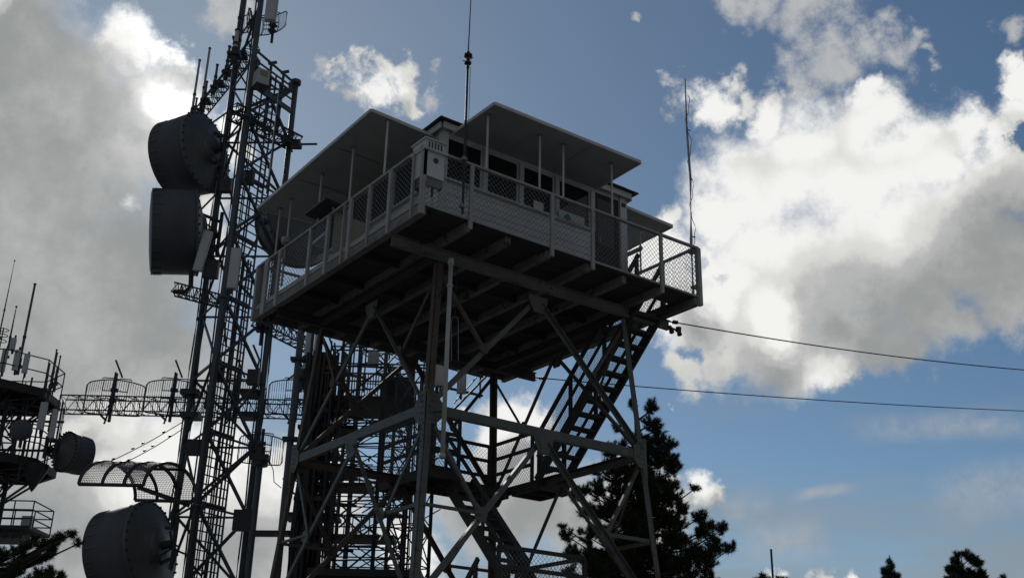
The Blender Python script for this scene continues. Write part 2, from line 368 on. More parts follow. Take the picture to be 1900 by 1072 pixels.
# shutters propped out flat, each on thin white poles
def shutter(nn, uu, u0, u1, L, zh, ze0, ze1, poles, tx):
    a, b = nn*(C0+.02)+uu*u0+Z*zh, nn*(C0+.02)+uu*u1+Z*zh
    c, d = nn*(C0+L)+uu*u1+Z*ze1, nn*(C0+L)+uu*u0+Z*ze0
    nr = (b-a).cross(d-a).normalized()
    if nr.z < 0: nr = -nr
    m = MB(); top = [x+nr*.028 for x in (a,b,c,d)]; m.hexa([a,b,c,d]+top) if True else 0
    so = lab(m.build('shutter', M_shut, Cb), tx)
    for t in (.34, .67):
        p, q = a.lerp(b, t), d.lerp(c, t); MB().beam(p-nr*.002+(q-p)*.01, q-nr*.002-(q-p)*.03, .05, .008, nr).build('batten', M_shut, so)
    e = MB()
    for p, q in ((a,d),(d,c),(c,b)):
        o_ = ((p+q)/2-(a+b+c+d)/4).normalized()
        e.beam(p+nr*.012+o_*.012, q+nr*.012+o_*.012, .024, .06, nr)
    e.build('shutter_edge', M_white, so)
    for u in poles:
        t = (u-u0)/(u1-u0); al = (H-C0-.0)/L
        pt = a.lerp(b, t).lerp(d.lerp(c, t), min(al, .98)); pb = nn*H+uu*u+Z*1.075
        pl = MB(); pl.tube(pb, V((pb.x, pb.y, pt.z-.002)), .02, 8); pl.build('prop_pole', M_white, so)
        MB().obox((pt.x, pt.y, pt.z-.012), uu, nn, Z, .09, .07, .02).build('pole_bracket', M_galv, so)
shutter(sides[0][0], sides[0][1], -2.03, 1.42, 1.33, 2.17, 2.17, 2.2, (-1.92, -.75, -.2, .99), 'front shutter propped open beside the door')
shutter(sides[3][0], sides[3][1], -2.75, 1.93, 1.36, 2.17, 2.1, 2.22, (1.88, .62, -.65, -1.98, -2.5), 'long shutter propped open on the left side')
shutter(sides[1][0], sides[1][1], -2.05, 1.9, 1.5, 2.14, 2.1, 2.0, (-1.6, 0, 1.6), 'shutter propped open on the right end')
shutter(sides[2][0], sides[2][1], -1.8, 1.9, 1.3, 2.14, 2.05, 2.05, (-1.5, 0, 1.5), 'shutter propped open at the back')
# things at the cabin
def at_y(px, py, y):
    d = ray(px, py); return CAM+d*((y-CAM.y)/d.y)
def at_x(px, py, x):
    d = ray(px, py); return CAM+d*((x-CAM.x)/d.x)
def at_z(px, py, z):
    d = ray(px, py); return CAM+d*((z-CAM.z)/d.z)
def sheet(name, px0, py0, px1, py1, y, mt_, label, cat):
    a, b = at_y(px0, py0, y), at_y(px1, py1, y)
    return tag(MB().box((a.x, y-.006, min(a.z, b.z)), (b.x, y, max(a.z, b.z))).build(name, mt_), label, cat)
sheet('paper_notice', 990, 371, 1008, 394, -C0-.085, M_paper, 'white paper notice taped to the window left of the railing post', 'notice')
po = sheet('paper_poster', 1037, 388, 1084, 419, -C0-.085, M_pale, 'pale poster with a teal mark on the window right of the railing post', 'poster')
a_, b_ = at_y(1047, 394, -C0-.094), at_y(1060, 411, -C0-.094); m = MB()
for k_ in range(9): m.box((a_.x+(b_.x-a_.x)*(.5-.5*math.sin(.35*(k_+1))), -C0-.0965, b_.z+(a_.z-b_.z)*k_/9), (a_.x+(b_.x-a_.x)*(.5+.5*math.sin(.35*(k_+1))), -C0-.093, b_.z+(a_.z-b_.z)*(k_+1)/9-.002))
m.build('printed_mark', M_teal, po)
# ---------------------------------------------------------------- white box with round hole on the near corner of the railing
bx = thing('wooden_box', (-3.0,-3.0,1.07), 'white wooden box with a round hole and slatted lid on the near deck corner', 'box')
bc = V((-3.02,-3.06,0)); z0, z1 = .52, .99
# oriented with the deck; body, slatted cap, bracket
m = MB(); m.box((bc.x-.2, bc.y-.19, z0), (bc.x+.2, bc.y+.19, z1)); m.build('body', M_white, bx)
m = MB(); m.tube((bc.x+.03, bc.y-.191, .84), (bc.x+.03, bc.y-.196, .84), .045, 20); m.build('hole', M_dark, bx)
m = MB(); m.tube((bc.x+.03, bc.y-.19, .84), (bc.x+.03, bc.y-.2, .84), .052, 20, cap=False); m.build('hole_ring', M_rail, bx)
m = MB(); m.box((bc.x-.23, bc.y-.24, z1), (bc.x+.24, bc.y+.22, z1+.03)); 
m.build('lid', M_white, bx)
m = MB(); m.box((bc.x-.19, bc.y-.2, z1+.03), (bc.x+.2, bc.y+.2, z1+.2)); m.box((bc.x-.22, bc.y-.23, z1+.2), (bc.x+.22, bc.y+.23, z1+.225)); m.build('slatted_top', M_white, bx)
m = MB()
for i in range(5): m.box((bc.x-.13+.06*i, bc.y-.205, z1+.06), (bc.x-.105+.06*i, bc.y-.2, z1+.17))
m.build('vent_slot', M_dark, bx)
m = MB(); m.box((bc.x-.17, bc.y-.16, z0-.16), (bc.x+.2, bc.y+.16, z0)); m.build('underside', M_joist, bx)
m = MB(); m.box((bc.x-.16, bc.y-.13, .02), (bc.x+.0, bc.y-.1, z0-.16)); m.box((bc.x+.06, bc.y-.13, .02), (bc.x+.14, bc.y-.1, z0-.16)); m.build('stand', M_white, bx)
# whip antenna clamped to the front rail
wa = thing('whip_antenna', (-2.45,-3.3,.4), 'tall whip antenna with a black coil clamped to the front deck railing', 'antenna')
MB().tube((-2.45,-3.31,.0), (-2.47,-3.31,2.85), .022, 8).build('mast_tube', M_dark, wa)
m = MB(); m.tube((-2.47,-3.31,2.85), (-2.47,-3.31,3.2), .03, 8); m.tube((-2.47,-3.31,3.1), (-2.47,-3.31,3.14), .075, 10); m.tube((-2.47,-3.31,2.95), (-2.47,-3.31,2.98), .065, 10)
for k in range(4): m.tube((-2.47,-3.31,3.0), (-2.47+.11*math.cos(k*1.57+.4), -3.31+.11*math.sin(k*1.57+.4), 3.05), .008, 5)
m.build('loading_coil', M_cable, wa)
MB().tube((-2.47,-3.31,3.2), (-2.45,-3.31,5.6), .011, 6, .006).build('whip_rod', M_dark, wa)
m = MB(); m.path([(-2.42,-3.32,2.9), (-2.41,-3.32,2.0), (-2.43,-3.33,1.2), (-2.4,-3.33,.3)], .006, 5); m.build('feed_cable', M_cable, wa)
m = MB()
for z in (.15, 1.05): m.box((-2.49,-3.33,z-.03), (-2.41,-3.25,z+.03))
m.build('clamp', M_galv, wa)
# flagpole-like thin mast at right corner with a loose cable
fp = thing('antenna_mast', (3.2,-3.15,0), 'thin weathered pole with a loose dangling cable at the right deck corner', 'mast')
m = MB(); m.path([(3.14,-3.13,.0), (3.15,-3.13,1.2), (3.2,-3.14,2.6), (3.16,-3.14,3.8), (3.17,-3.15,5.0)], .024, 8, [.03,.03,.026,.022,.014]); m.build('pole', M_rail, fp)
pts = []
for i in range(40):
    z = 1.1+i*.09; pts.append((3.18+.045*math.sin(i*.55)+.02*math.sin(i*1.7), -3.17+.02*math.cos(i*.6), z))
MB().path(pts, .007, 5).build('loose_cable', M_cable, fp)
m = MB()
for z in (3.75, 1.3, 2.6): m.tube((3.16,-3.16,z), (3.24,-3.16,z+.01), .012, 6)
m.build('cable_clip', M_dark, fp)
m = MB()
for z in (.2, .95): m.box((3.1,-3.2,z-.025), (3.2,-3.1,z+.025))
m.build('clamp', M_galv, fp)
# white plastic pipe by the near leg
pp = thing('drain_pipe', (-2.2,-2.6,-4.0), 'long white plastic pipe hanging beside the near tower leg', 'pipe')
px_, py_ = -2.18, -2.6
MB().tube((px_,py_,-3.98), (px_-.0,py_,-.62), .038, 14).build('pipe', M_pvc, pp, True)
m = MB(); m.tube((px_,py_,-.62), (px_,py_,-.5), .052, 14); m.tube((px_,py_,-3.98), (px_,py_,-3.9), .05, 14); m.tube((px_,py_,-1.02), (px_,py_,-.98), .052, 14); m.build('coupling', M_pvc, pp, True)
m = MB(); m.path([(px_,py_+.02,-.97), (px_-.02,py_+.2,-1.0), (-2.2,-2.28,-1.1)], .014, 6); m.path([(px_,py_+.02,-3.2), (-2.3,-2.44,-3.2)], .014, 6); m.build('bracket', M_dark, pp)
# beige board and dark items along the left walk
a = at_x(640, 470, -2.9); b = at_x(690, 420, -2.9)
bb = tag(MB().plate([(-3.13,.02,.02), (-2.3,.02,.02), (-2.3,.07,1.08), (-3.13,.07,1.12)], (0,-1,.05), .02).build('plywood_board', M_beige), 'beige plywood board standing across the left deck walk behind the railing', 'board')
sp_ = thing('solar_panel', at_x(605, 395, -3.15), 'black flat tilted panel fixed on top of the left deck railing', 'panel')
c = at_x(605, 392, -3.22)
ux = V((0,1,0)); uy = V((-1,0,.12)).normalized(); uz = ux.cross(uy)
if uz.z < 0: uz = -uz
MB().obox(c, ux, uy, uz, .85, .5, .05).build('panel_face', M_dark, sp_)
m = MB()
for s_ in (-.3, .3): m.beam(c+ux*s_-uz*.03, V((-3.2, c.y+s_, 1.075)), .03, .03)
m.build('bracket', M_galv, sp_)
c = at_x(531, 447, -3.22)
lp = thing('antenna_dome', c, 'round grey dome antenna on the far end of the left deck railing', 'antenna')
MB().lathe(c, Z, [(0,-.06),(.085,-.06),(.1,-.02),(.098,.05),(.08,.07),(0,.075)], 20).build('dome', M_rail, lp, True)
MB().tube((c.x,c.y,.2), (c.x,c.y,c.z-.07), .024, 8).build('stem', M_galv, lp)
MB().box((-3.27, c.y-.04, .7), (-3.2, c.y+.04, .78)).build('clamp', M_galv, lp)
# floodlights under the right end of the front girder
fl = thing('floodlight', (3.36,-2.2,-.4), 'twin black floodlights on a short arm at the right girder end', 'floodlight')
m = MB(); m.path([(3.18,-2.2,-.34), (3.36,-2.22,-.3), (3.5,-2.22,-.33), (3.58,-2.22,-.33)], .022, 8); m.build('arm', M_dark, fl)
for x in (3.37, 3.59):
    o = MB().lathe((x,-2.24,-.33), (-.05,-.35,-1), [(0,-.05),(.03,-.045),(.034,.015),(.045,.06),(.052,.12),(.043,.115),(0,.1)], 16).build('lamp_head', M_dark, fl, True)
o = MB().lathe((3.61,-2.22,-.3), Z, [(0,-.05),(.06,-.045),(.065,.04),(0,.055)], 14).build('junction_box', M_dark, fl, True)
# power lines
def line(name, p, q, sag, label):
    t = thing(name, p, label, 'power line', 'power lines to the lookout')
    p, q = V(p), V(q); pts = [p.lerp(q, i/30)-Z*(sag*4*(i/30)*(1-i/30)) for i in range(31)]
    MB().path(pts, .013, 6).build('wire', M_cable, t)
    d = (q-p).normalized(); m = MB()
    for i in range(3): m.lathe(p+d*(.03+.05*i), d, [(.012,-.02),(.045,0),(.012,.02)], 12)
    m.build('insulator', M_cer, t); m = MB(); m.tube(p-d*.12, p+d*.05, .015, 6); m.build('wire_grip', M_dark, t)
line('power_line', (3.46,-2.2,-.17), at(2140, 698, 31), .25, 'upper black wire running right from the front girder end')
pl2 = at_y(1215, 708, 2.2)
line('power_line', (3.46,2.2,-.27), at(2140, 768, 40), .18, 'lower black wire running right from the rear girder end')
# ================================================================== STAIRCASE
S_ = thing('staircase', (1.2,0,GZ), 'steep open wooden staircase with mesh sides and landings inside the tower', 'staircase')
def flight(x0, x1, ya, za, yb, zb, n, rails=(1,1)):
    for x in (x0, x1): MB().beam((x,ya,za), (x,yb,zb), .045, .21).build('stringer', M_wood, S_)
    for i in range(1, n):
        t = i/n; y = ya+(yb-ya)*t; z = za+(zb-za)*t
        MB().box((x0+.026, y-.12, z-.02), (x1-.026, y+.12, z+.02)).build('tread', M_wood, S_)
    d = V((0, yb-ya, zb-za))
    for x, on in ((x0, rails[0]), (x1, rails[1])):
        if not on: continue
        MB().beam((x,ya,za+.95), (x,yb,zb+.95), .045, .09).build('handrail', M_wood, S_)
        MB().beam((x,ya,za+.5), (x,yb,zb+.5), .035, .06).build('handrail', M_wood, S_)
        for t in (.02, .34, .67, .98):
            p = V((x,ya,za))+d*t; MB().box((x-.025, p.y-.04, p.z-.1), (x+.025, p.y+.04, p.z+.97)).build('rail_post', M_wood, S_)
        MB().chain((x+.02,ya,za+.1), d, (0,0,.85), .06, .0036, diag=False).build('rail_mesh', M_wire, S_)
def landing(x0, x1, y0, y1, z, sides_, nm='landing'):
    m = MB(); y = y0
    while y < y1-.01: m.box((x0, y, z-.04), (x1, min(y+.14, y1), z)); y += .15
    m.build(nm, M_wood, S_)
    for a, b in (((x0,y0),(x1,y0)), ((x0,y1),(x1,y1)), ((x0,y0),(x0,y1)), ((x1,y0),(x1,y1)), ((x0,(y0+y1)/2),(x1,(y0+y1)/2))):
        MB().beam((*a, z-.125), (*b, z-.125), .05, .17).build('landing_joist', M_wood, S_)
    for a, b in sides_:
        a, b = V((*a, z)), V((*b, z)); d = b-a
        for h in (1.05, .72, .38): MB().beam(a+Z*h, b+Z*h, .04, .07).build('guard_rail', M_wood, S_)
        for t in np.linspace(.01, .99, max(2, int(d.length/1.1)+1)): MB().box((a.x+d.x*t-.03, a.y+d.y*t-.03, z-.1), (a.x+d.x*t+.03, a.y+d.y*t+.03, z+1.06)).build('rail_post', M_wood, S_)
        MB().chain(a+Z*.05, d, (0,0,1.0), .066, .0038).build('rail_mesh', M_wire, S_)
flight(2.3, 2.98, .72, -3.1, -2.5, -.05, 13)
landing(-.1, .6, 1.1, 3.0, -3.1, (((-.1,1.1),(-.1,3.0)), ((-.1,1.1),(.6,1.1))))
landing(.61, 2.32, 1.75, 2.45, -3.1, (((.61,2.45),(2.32,2.45)), ((2.32,.9),(2.32,2.45))))
landing(2.26, 3.0, .6, 1.5, -3.1, (((3.0,.7),(3.0,1.5)),))
flight(.66, 1.34, 1.75, -3.12, -1.2, -6.1, 13, (0, 0))
for h_ in (.95, .5): MB().beam((.66,1.75,-3.12+h_), (.66,-1.2,-6.1+h_), .04, .07).build('handrail', M_wood, S_)
for t_ in (.03, .5, .97): MB().box((.635, 1.75-2.95*t_-.03, -3.12-2.98*t_-.1), (.685, 1.75-2.95*t_+.03, -3.12-2.98*t_+.97)).build('rail_post', M_wood, S_)

landing(-.5, 1.42, -1.85, -1.2, -6.12, (((-.5,-1.85),(1.42,-1.85)), ((1.42,-1.85),(1.42,.2))))
landing(1.36, 1.44, -1.19, .2, -6.12, ())
flight(-.45, .25, -1.2, -6.15, 2.4, GZ+.05, 15)
# ================================================================== helper builders for radio gear
def drum(px, py, D, diam, az, L, label, tilt=0, tp=.93):
    """microwave drum dish; az = heading of its axis (deg) measured from the view heading, positive to the left"""
    c = at(px, py, D)            # centre of the back plate
    h = YAW-R(az); ax = V((math.sin(h)*math.cos(R(tilt)), math.cos(h)*math.cos(R(tilt)), math.sin(R(tilt)))); r = diam/2
    t = thing('microwave_dish', c-Z*r, label, 'dish antenna', 'drum dishes on the masts')
    sh = MB().lathe(c, ax, [(r*.985,0),(r,.02),(r*(1+tp)/2,L*.5),(r*tp,L-.04),(r*tp*1.02,L-.03),(r*tp*1.02,L)], 48).build('shroud', M_radome, t, True)
    # ribs and straps round the shroud
    for k in range(22):
        a = 2*math.pi*k/22; s1 = ax.cross(Z).normalized(); e = s1*math.cos(a)+s1.cross(ax)*math.sin(a)
        MB().beam(c+ax*(L-.3)+e*(r*(tp+.3*(1-tp)/L)+.004), c+ax*(L-.05)+e*(r*tp+.01), .03, .02, e).build('strap', M_dback, sh)
    MB().lathe(c, ax, [(r*tp,L-.012),(r*tp*.9,L+.03),(r*.5,L+.06),(0,L+.07)], 48).build('radome', M_radome, t, True)
    bk = MB().lathe(c, ax, [(r*1.02,.03),(r*1.02,-.02),(r*.97,-.035),(r*.7,-.12),(r*.42,-.2),(r*.4,-.24),(0,-.26)], 48).build('reflector_back', M_dback, t, True)
    s1 = ax.cross(Z).normalized(); u1 = s1.cross(ax)
    for k in range(30):
        a = 2*math.pi*k/30; e = s1*math.cos(a)+u1*math.sin(a); MB().tube(c+e*r*.985-ax*.02, c+e*r*.985-ax*.075, .03, 6).build('bolt', M_dark, bk)
    MB().lathe(c, ax, [(r*.36,-.22),(r*.37,-.28),(r*.2,-.32),(0,-.33)], 28).build('hub_plate', M_dback, t, True)
    m = MB(); m.tube(c-ax*.2, c-ax*.6, r*.09, 12)
    m.beam(c-Z*r*.38-ax*.3-s1*r*.3, c-ax*.6-Z*r*.1, .04, .05); m.beam(c+Z*r*.34-ax*.3+s1*r*.25, c-ax*.6, .04, .05)
    for s_ in (-1, 1): m.beam(c-ax*.34+Z*s_*r*.38, c-ax*.7+Z*s_*r*.3, .07, .07); 
    m.tube(c-ax*.66-Z*r*.55, c-ax*.66+Z*r*.55, .055, 10)
    m.build('mount', M_dark, t)
    return t, c, ax
def panel(px0, py0, px1, py1, D, w, label, az=20, d=.12, grp='panel antennas on the masts'):
    a, b = at(px0, py0, D), at(px1, py1, D); b = V((a.x, a.y, b.z)) if abs((a-b).xy.length) < .15 else b
    t = thing('panel_antenna', b, label, 'antenna', grp)
    u = (a-b).normalized(); h = YAW+math.pi-R(az); n_ = V((math.sin(h), math.cos(h), 0)); s1 = u.cross(n_).normalized(); n_ = s1.cross(u)
    m = MB(); L = (a-b).length; m.obox((a+b)/2, s1, n_, u, w, d*.6, L); m.obox((a+b)/2+n_*d*.42, s1, n_, u, w*.8, d*.25, L*.985)
    m.obox(a+u*.01, s1, n_, u, w*.9, d*.5, .02)
    m.build('radome', M_panel, t)
    m = MB(); m.tube(b-n_*.13-u*.1, a-n_*.13+u*.15, .03, 8)
    for f in (.15, .85): m.obox(b.lerp(a, f)-n_*.1, s1, n_, u, .1, .12, .05)
    m.build('mount_pole', M_dark, t)
    m = MB(); m.path([b, b-u*.12-n_*.02, b-u*.1-n_*.12, b+u*.2-n_*.16], .012, 5); m.build('jumper_cable', M_cable, t)
    return t
def whip(px0, py0, px1, py1, D, r, label, mt_=None, r2=None, grp='whip antennas on the masts', base=True):
    a = at(px0, py0, D); h = at(px1, py1, D); b = V((a.x, a.y, h.z)); mt_ = mt_ or M_mast
    t = thing('whip_antenna', a, label, 'antenna', grp)
    m = MB(); m.tube(a, a.lerp(b, .3), r*1.0, 8); m.tube(a.lerp(b, .3), b, r*.95, 8, r2 or r*.85); m.build('rod', mt_, t)
    m = MB(); m.tube(b, b+Z*.04, r*1.15, 8); m.tube(a.lerp(b, .3)-Z*.04, a.lerp(b, .3)+Z*.04, r*1.3, 8); m.build('ferrule', M_dark, t)
    if base:
        m = MB(); m.tube(a-Z*.45, a+Z*.05, r*1.45, 8); m.obox(a-Z*.2, RH, FH, Z, r*5, r*4, .08); m.build('clamp', M_dark, t)
    return t
def grid(c, az, w, h, label, feed=True, dep=.3, nrod=24):
    """grid parabola: vertical rods on a curved frame; az heading from view direction, left positive"""
    c = V(c); hd = YAW-R(az); n_ = V((math.sin(hd), math.cos(hd), 0)); s1 = V((n_.y, -n_.x, 0))
    t = thing('grid_antenna', c-Z*h/2, label, 'grid antenna', 'grid antennas on the masts')
    def pt(u, v): return c+s1*(u*w/2)+Z*(v*h/2)+n_*dep*(u*u*.8+v*v*.35)
    def vmax(u): return 1-.16*u*u-(.16*max(0, (abs(u)-.88)/.12)**2)
    m = MB()
    for k in range(nrod):
        u = -1+2*(k+.5)/nrod; vm = vmax(u)
        m.path([pt(u, -vm+2*vm*i/6) for i in range(7)], .007, 4)
    m.build('grid_rods', M_dark, t)
    m = MB(); us = [-1+2*i/24 for i in range(25)]
    top = [pt(u, vmax(u)) for u in us]; bot = [pt(u, -vmax(u)) for u in us]
    m.path(top+bot[::-1]+[top[0]], .017, 6)
    for u in (-.42, .42): m.path([pt(u, -vmax(u)+2*vmax(u)*i/6)-n_*.02 for i in range(7)], .016, 5)
    for v in (-.15, .3): m.path([pt(u, v)-n_*.02 for u in (-.42,-.2,0,.2,.42)], .016, 5)
    m.path([pt(-.5, 1.0)+Z*.02-n_*.02, pt(-.45, 1.03)+Z*.04, pt(.45, 1.03)+Z*.04, pt(.5, 1.0)+Z*.02], .016, 5)
    m.build('frame', M_dark, t)
    if feed:
        m = MB(); f = c+n_*w*.42
        m.beam(pt(0,-.1), f-Z*.0, .04, .05); m.tube(f-Z*.03, f+Z*.25+n_*.1, .035, 8); m.beam(pt(0, .9), f+Z*.15, .02, .02)
        m.build('feed_arm', M_dark, t)
    m = MB(); m.tube(c-n_*.12-Z*h*.75, c-n_*.12+Z*h*.62, .045, 8)
    for v in (-.3, .3): m.obox(c-n_*.08+Z*v*h/2, s1, n_, Z, .2, .14, .08)
    m.build('mount_pole', M_dark, t)
    return t
def truss(p, q, w, h, nb, rc=.03, rw=.016, tri=False, name=None, mt_=M_dark, parent=None):
    p, q = V(p), V(q); d = (q-p).normalized(); s1 = d.cross(Z).normalized()
    L = (q-p).length; m = MB()
    offs = [s1*w/2-Z*h/2, -s1*w/2-Z*h/2, Z*h/2+s1*0] if tri else [s1*w/2-Z*h/2, -s1*w/2-Z*h/2, -s1*w/2+Z*h/2, s1*w/2+Z*h/2]
    for o in offs: m.tube(p+o, q+o, rc, 6)
    n_ = len(offs)
    for i in range(nb):
        a, b = p+d*L*i/nb, p+d*L*(i+.5)/nb; c = p+d*L*(i+1)/nb
        for k in range(n_):
            o1, o2 = offs[k], offs[(k+1)%n_]
            m.tube(a+o1, b+o2, rw, 4, cap=False); m.tube(b+o2, c+o1, rw, 4, cap=False)
        for k in range(n_): m.tube(a+offs[k], a+offs[(k+1)%n_], rw, 4, cap=False)
    return m.build(name, mt_, parent)
# ================================================================== MAIN LATTICE MAST
D0 = 29.
legs_xy = {'L': vert(372, 600, D0+.6), 'N': vert(409, 590, D0-1.1), 'R': vert(500, 600, D0+.5)}
zt = at(470, -60, D0).z
MA = thing('lattice_mast', (*((legs_xy['L']+legs_xy['N']+legs_xy['R'])/3).xy, GZ), 'tall dark three-legged lattice mast with drum dishes and ladder left of the lookout', 'mast')
zR = at(550, 140, D0).z
def lp3(k, z): v = legs_xy[k]; return V((v.x, v.y, z))
for k in 'LNR':
    m = MB(); top = zR if k == 'R' else zt
    m.tube(lp3(k, GZ), lp3(k, top), .085, 12)
    z = GZ+1.5
    while z < top: m.tube(lp3(k, z-.03), lp3(k, z+.03), .14, 12); z += 5.6
    m.build('leg', M_mast, MA, True)
bay = 1.88; nb = int((zt-GZ)/bay)
z_ref = at(430, 695, D0).z; zb0 = GZ+((z_ref-GZ)%bay)
for i in range(nb+1):
    z = zb0+bay*i
    for a, b in (('L','N'), ('N','R'), ('R','L')):
        if z > zR+.3 and 'R' in (a, b): continue
        if z > zt: continue
        MB().tube(lp3(a, z), lp3(b, z), .032, 6).build('girt', M_mast, MA)
        if z+bay < (zR if 'R' in (a, b) else zt):
            if (a, b) == ('N','R'):
                MB().angle(lp3(a, z), lp3(b, z+bay), .07, .01, Z).build('brace', M_mast, MA); MB().angle(lp3(b, z), lp3(a, z+bay), .07, .01, Z).build('brace', M_mast, MA)
            else:
                p, q = (lp3(a, z), lp3(b, z+bay)) if i%2 == 0 else (lp3(b, z), lp3(a, z+bay))
                MB().angle(p, q, .075, .01, Z).build('brace', M_mast, MA)
    if z < zR and z > GZ+.5:
        m = MB(); e = (lp3('R', z)-lp3('N', z)).normalized(); no = e.cross(Z)
        c = lp3('N', z)+e*.14; m.plate([c-e*.1+Z*.2, c+e*.14+Z*.08, c+e*.14-Z*.08, c-e*.1-Z*.2], no, .014)
        c = lp3('R', z)-e*.14; m.plate([c+e*.1+Z*.22, c-e*.16+Z*.1, c-e*.16-Z*.1, c+e*.1-Z*.22], no, .014)
        m.build('gusset_plate', M_mast, MA)
# cable ladder between the near and right legs
e = (legs_xy['R']-legs_xy['N']).normalized(); nf = V((-e.y, e.x, 0))
if nf.dot(FH) > 0: nf = -nf
l0 = legs_xy['N']+e*.17-nf*.12
lo = MB(); lz1 = zR-.1
for f in (0, .95): lo.beam(V((*(l0+e*f).xy, GZ)), V((*(l0+e*f).xy, lz1)), .05, .03, nf)
lo.build('cable_ladder', M_mast, MA)
m = MB(); z = GZ+.2
while z < lz1: m.beam(V((*l0.xy, z)), V((*(l0+e*.95).xy, z)), .03, .03); z += .235
m.build('rung', M_mast, MA)
m = MB()
for f in (.1, .2, .29, .45, .52, .6, .75, .86):
    pts = []; z = GZ+.2; ph = random.random()*6; topz = lz1-random.choice((0, .5, 2, 4, 6))
    while z < topz: pts.append(V((*(l0+e*(f+.012*math.sin(z*.7+ph))-nf*.03).xy, z))); z += 1.
    m.path(pts, random.choice((.018, .024, .03)), 6)
m.build('coax_cable', M_cable, MA)
m = MB(); z = zb0+.1
while z < lz1:
    m.obox(V((*(l0+e*.47-nf*.06).xy, z)), e, nf, Z, 1.0, .04, .14); z += bay
m.build('cable_clamp', M_dark, MA)
for (px, py, px2, py2) in ((392, 285, 440, 420), (378, 440, 432, 560), (315, 1015, 380, 1060), (440, 130, 452, 260), (385, 540, 420, 640), (470, 640, 440, 760), (470, 380, 452, 480)):
    a, b = at(px, py, D0-.6), at(px2, py2, D0-.9)
    MB().path([a, a.lerp(b, .2)+RH*.25-Z*.05, a.lerp(b, .5)+RH*.25-Z*.25, a.lerp(b, .8)+RH*.1-Z*.2, b], .03, 6).build('feeder_cable', M_cable, MA)
for k in 'LNR':
    for o in (-.11, .12):
        zz_ = (zR if k == 'R' else zt)-random.uniform(1, 6); x_ = legs_xy[k]+RH*o-FH*.06
        MB().path([V((x_.x+.015*math.sin(i*1.3), x_.y, GZ+(zz_-GZ)*i/24)) for i in range(25)], .022, 6).build('feeder_cable', M_cable, MA)
for i, (px, py) in enumerate(((420, 345), (392, 500), (455, 330), (405, 690), (362, 830), (452, 965), (470, 700))):
    MB().obox(at(px, py, D0-.7), RH, FH, Z, .3+.1*(i%3), .2, .4+.12*(i%2)).build('junction_box', M_dark, MA)
# top frame towards the right leg and upper climbing ladder
m = MB(); p, q = lp3('R', zR), lp3('N', zR); m.tube(lp3('R', zR+.02)-Z*.02, lp3('R', zR+.12), .16, 12); m.tube(p-Z*.35, lp3('N', zR-.35), .04, 6); m.tube(lp3('R', zR-.1), lp3('L', zR-1.1), .05, 6)
m.tube(p, q.lerp(p, .05)+Z*.15, .04, 6)
for f in (.35, .65):
    c = q.lerp(p, f)+FH*.25; m.tube(c-Z*1.9, c+Z*.25, .045, 6); m.tube(c+Z*.2-RH*.1, c+Z*.26+RH*.16, .05, 6)
m.tube(q-Z*.6, p-Z*.6, .03, 6); m.beam(q-Z*1.0, p-Z*1.0, .06, .16)
m.build('top_frame', M_mast, MA)
m = MB(); la = l0+e*.75
for f in (0, .42): m.tube(V((*(la+e*f).xy, zR-5)), V((*(la+e*f).xy, zR-.2)), .03, 6)
z = zR-5
while z < zR-.2: m.tube(V((*la.xy, z)), V((*(la+e*.42).xy, z)), .018, 5); z += .3
m.build('climbing_ladder', M_mast, MA)
# upper side boom carrying whips
bo = thing('antenna_boom', at(468, 77, D0), 'sloping lattice boom reaching back left from the mast top with upright antennas', 'boom')
pA, pB = at(470, 78, D0-.6), at(373, 200, D0)
pB = at_z(373, 200, pA.z)
truss(pA, pB, .45, .42, 11, .028, .015, True, 'boom_truss', M_dark, bo)
m = MB()
for f in (.2, .45, .62, .9): m.obox(pA.lerp(pB, f), RH, FH, Z, .3, .3, .12)
m.build('bracket', M_dark, bo)
Db = (pB-CAM).dot(FH)
for (x0, y0, x1, y1, D, r, tx, mt_) in ((357, 203, 369, 113, Db, .045, 'pale upright tube antenna at the far end of the top boom', M_galv), (374, 195, 388, 91, Db-.4, .045, 'tallest pale upright tube antenna on the top boom', M_galv),
        (362, 205, 365, 184, Db, .04, 'stubby dark tube antenna at the tip of the top boom', None), (380, 182, 385, 153, Db-.7, .04, 'short dark tube antenna beside the tallest one on the boom', None),
        (399, 152, 405, 122, Db-2, .045, 'dark tube antenna halfway along the top boom', None), (421, 125, 427, 88, Db-2.6, .05, 'dark tube antenna nearest the mast on the top boom', None)):
    whip(x0, y0, x1, y1, D, r, tx, mt_)
whip(441, 62, 452, -30, D0-.6, .05, 'thick upright tube antenna leaving the top edge of the picture', M_mast)
whip(498, 332, 523, 160, D0-1.6, .016, 'thin pale rod antenna in front of the mast ladder', M_panel, .006)
q0 = at(430, 206, D0-1.3); q1 = at_z(552, 268, q0.z)
b5 = thing('antenna_boom', q0, 'dark lattice boom lying across the mast face between near and right legs', 'boom'); truss(q0, q1, .42, .36, 7, .032, .017, False, 'boom_truss', M_dark, b5)
m = MB(); m.obox(q1-RH*.1, RH, FH, Z, .4, .4, .14); m.tube(q1, q1+RH*.5+FH*.4+Z*.25, .035, 6); m.build('end_bracket', M_dark, b5)
whip(436, 92, 441, 58, D0-.9, .075, 'short thick yellowish tube antenna near the mast top', M_beige)
# drum dishes on the mast
drum(381, 283, D0+.2, 2.45, 70, 1.15, 'topmost grey drum dish on the left side of the mast', -5, .95)
drum(363, 432, D0-.1, 2.42, 107, 1.2, 'dark drum dish seen edge-on below the topmost dish', -7, 1.0)
drum(280, 1016, D0-.5, 2.34, 74, 1.18, 'lowest grey drum dish beside the mast foot', -9, .96)
drum(548, 425, D0+1.2, 2.45, -150, .9, 'dark drum dish half hidden behind the left deck railing')
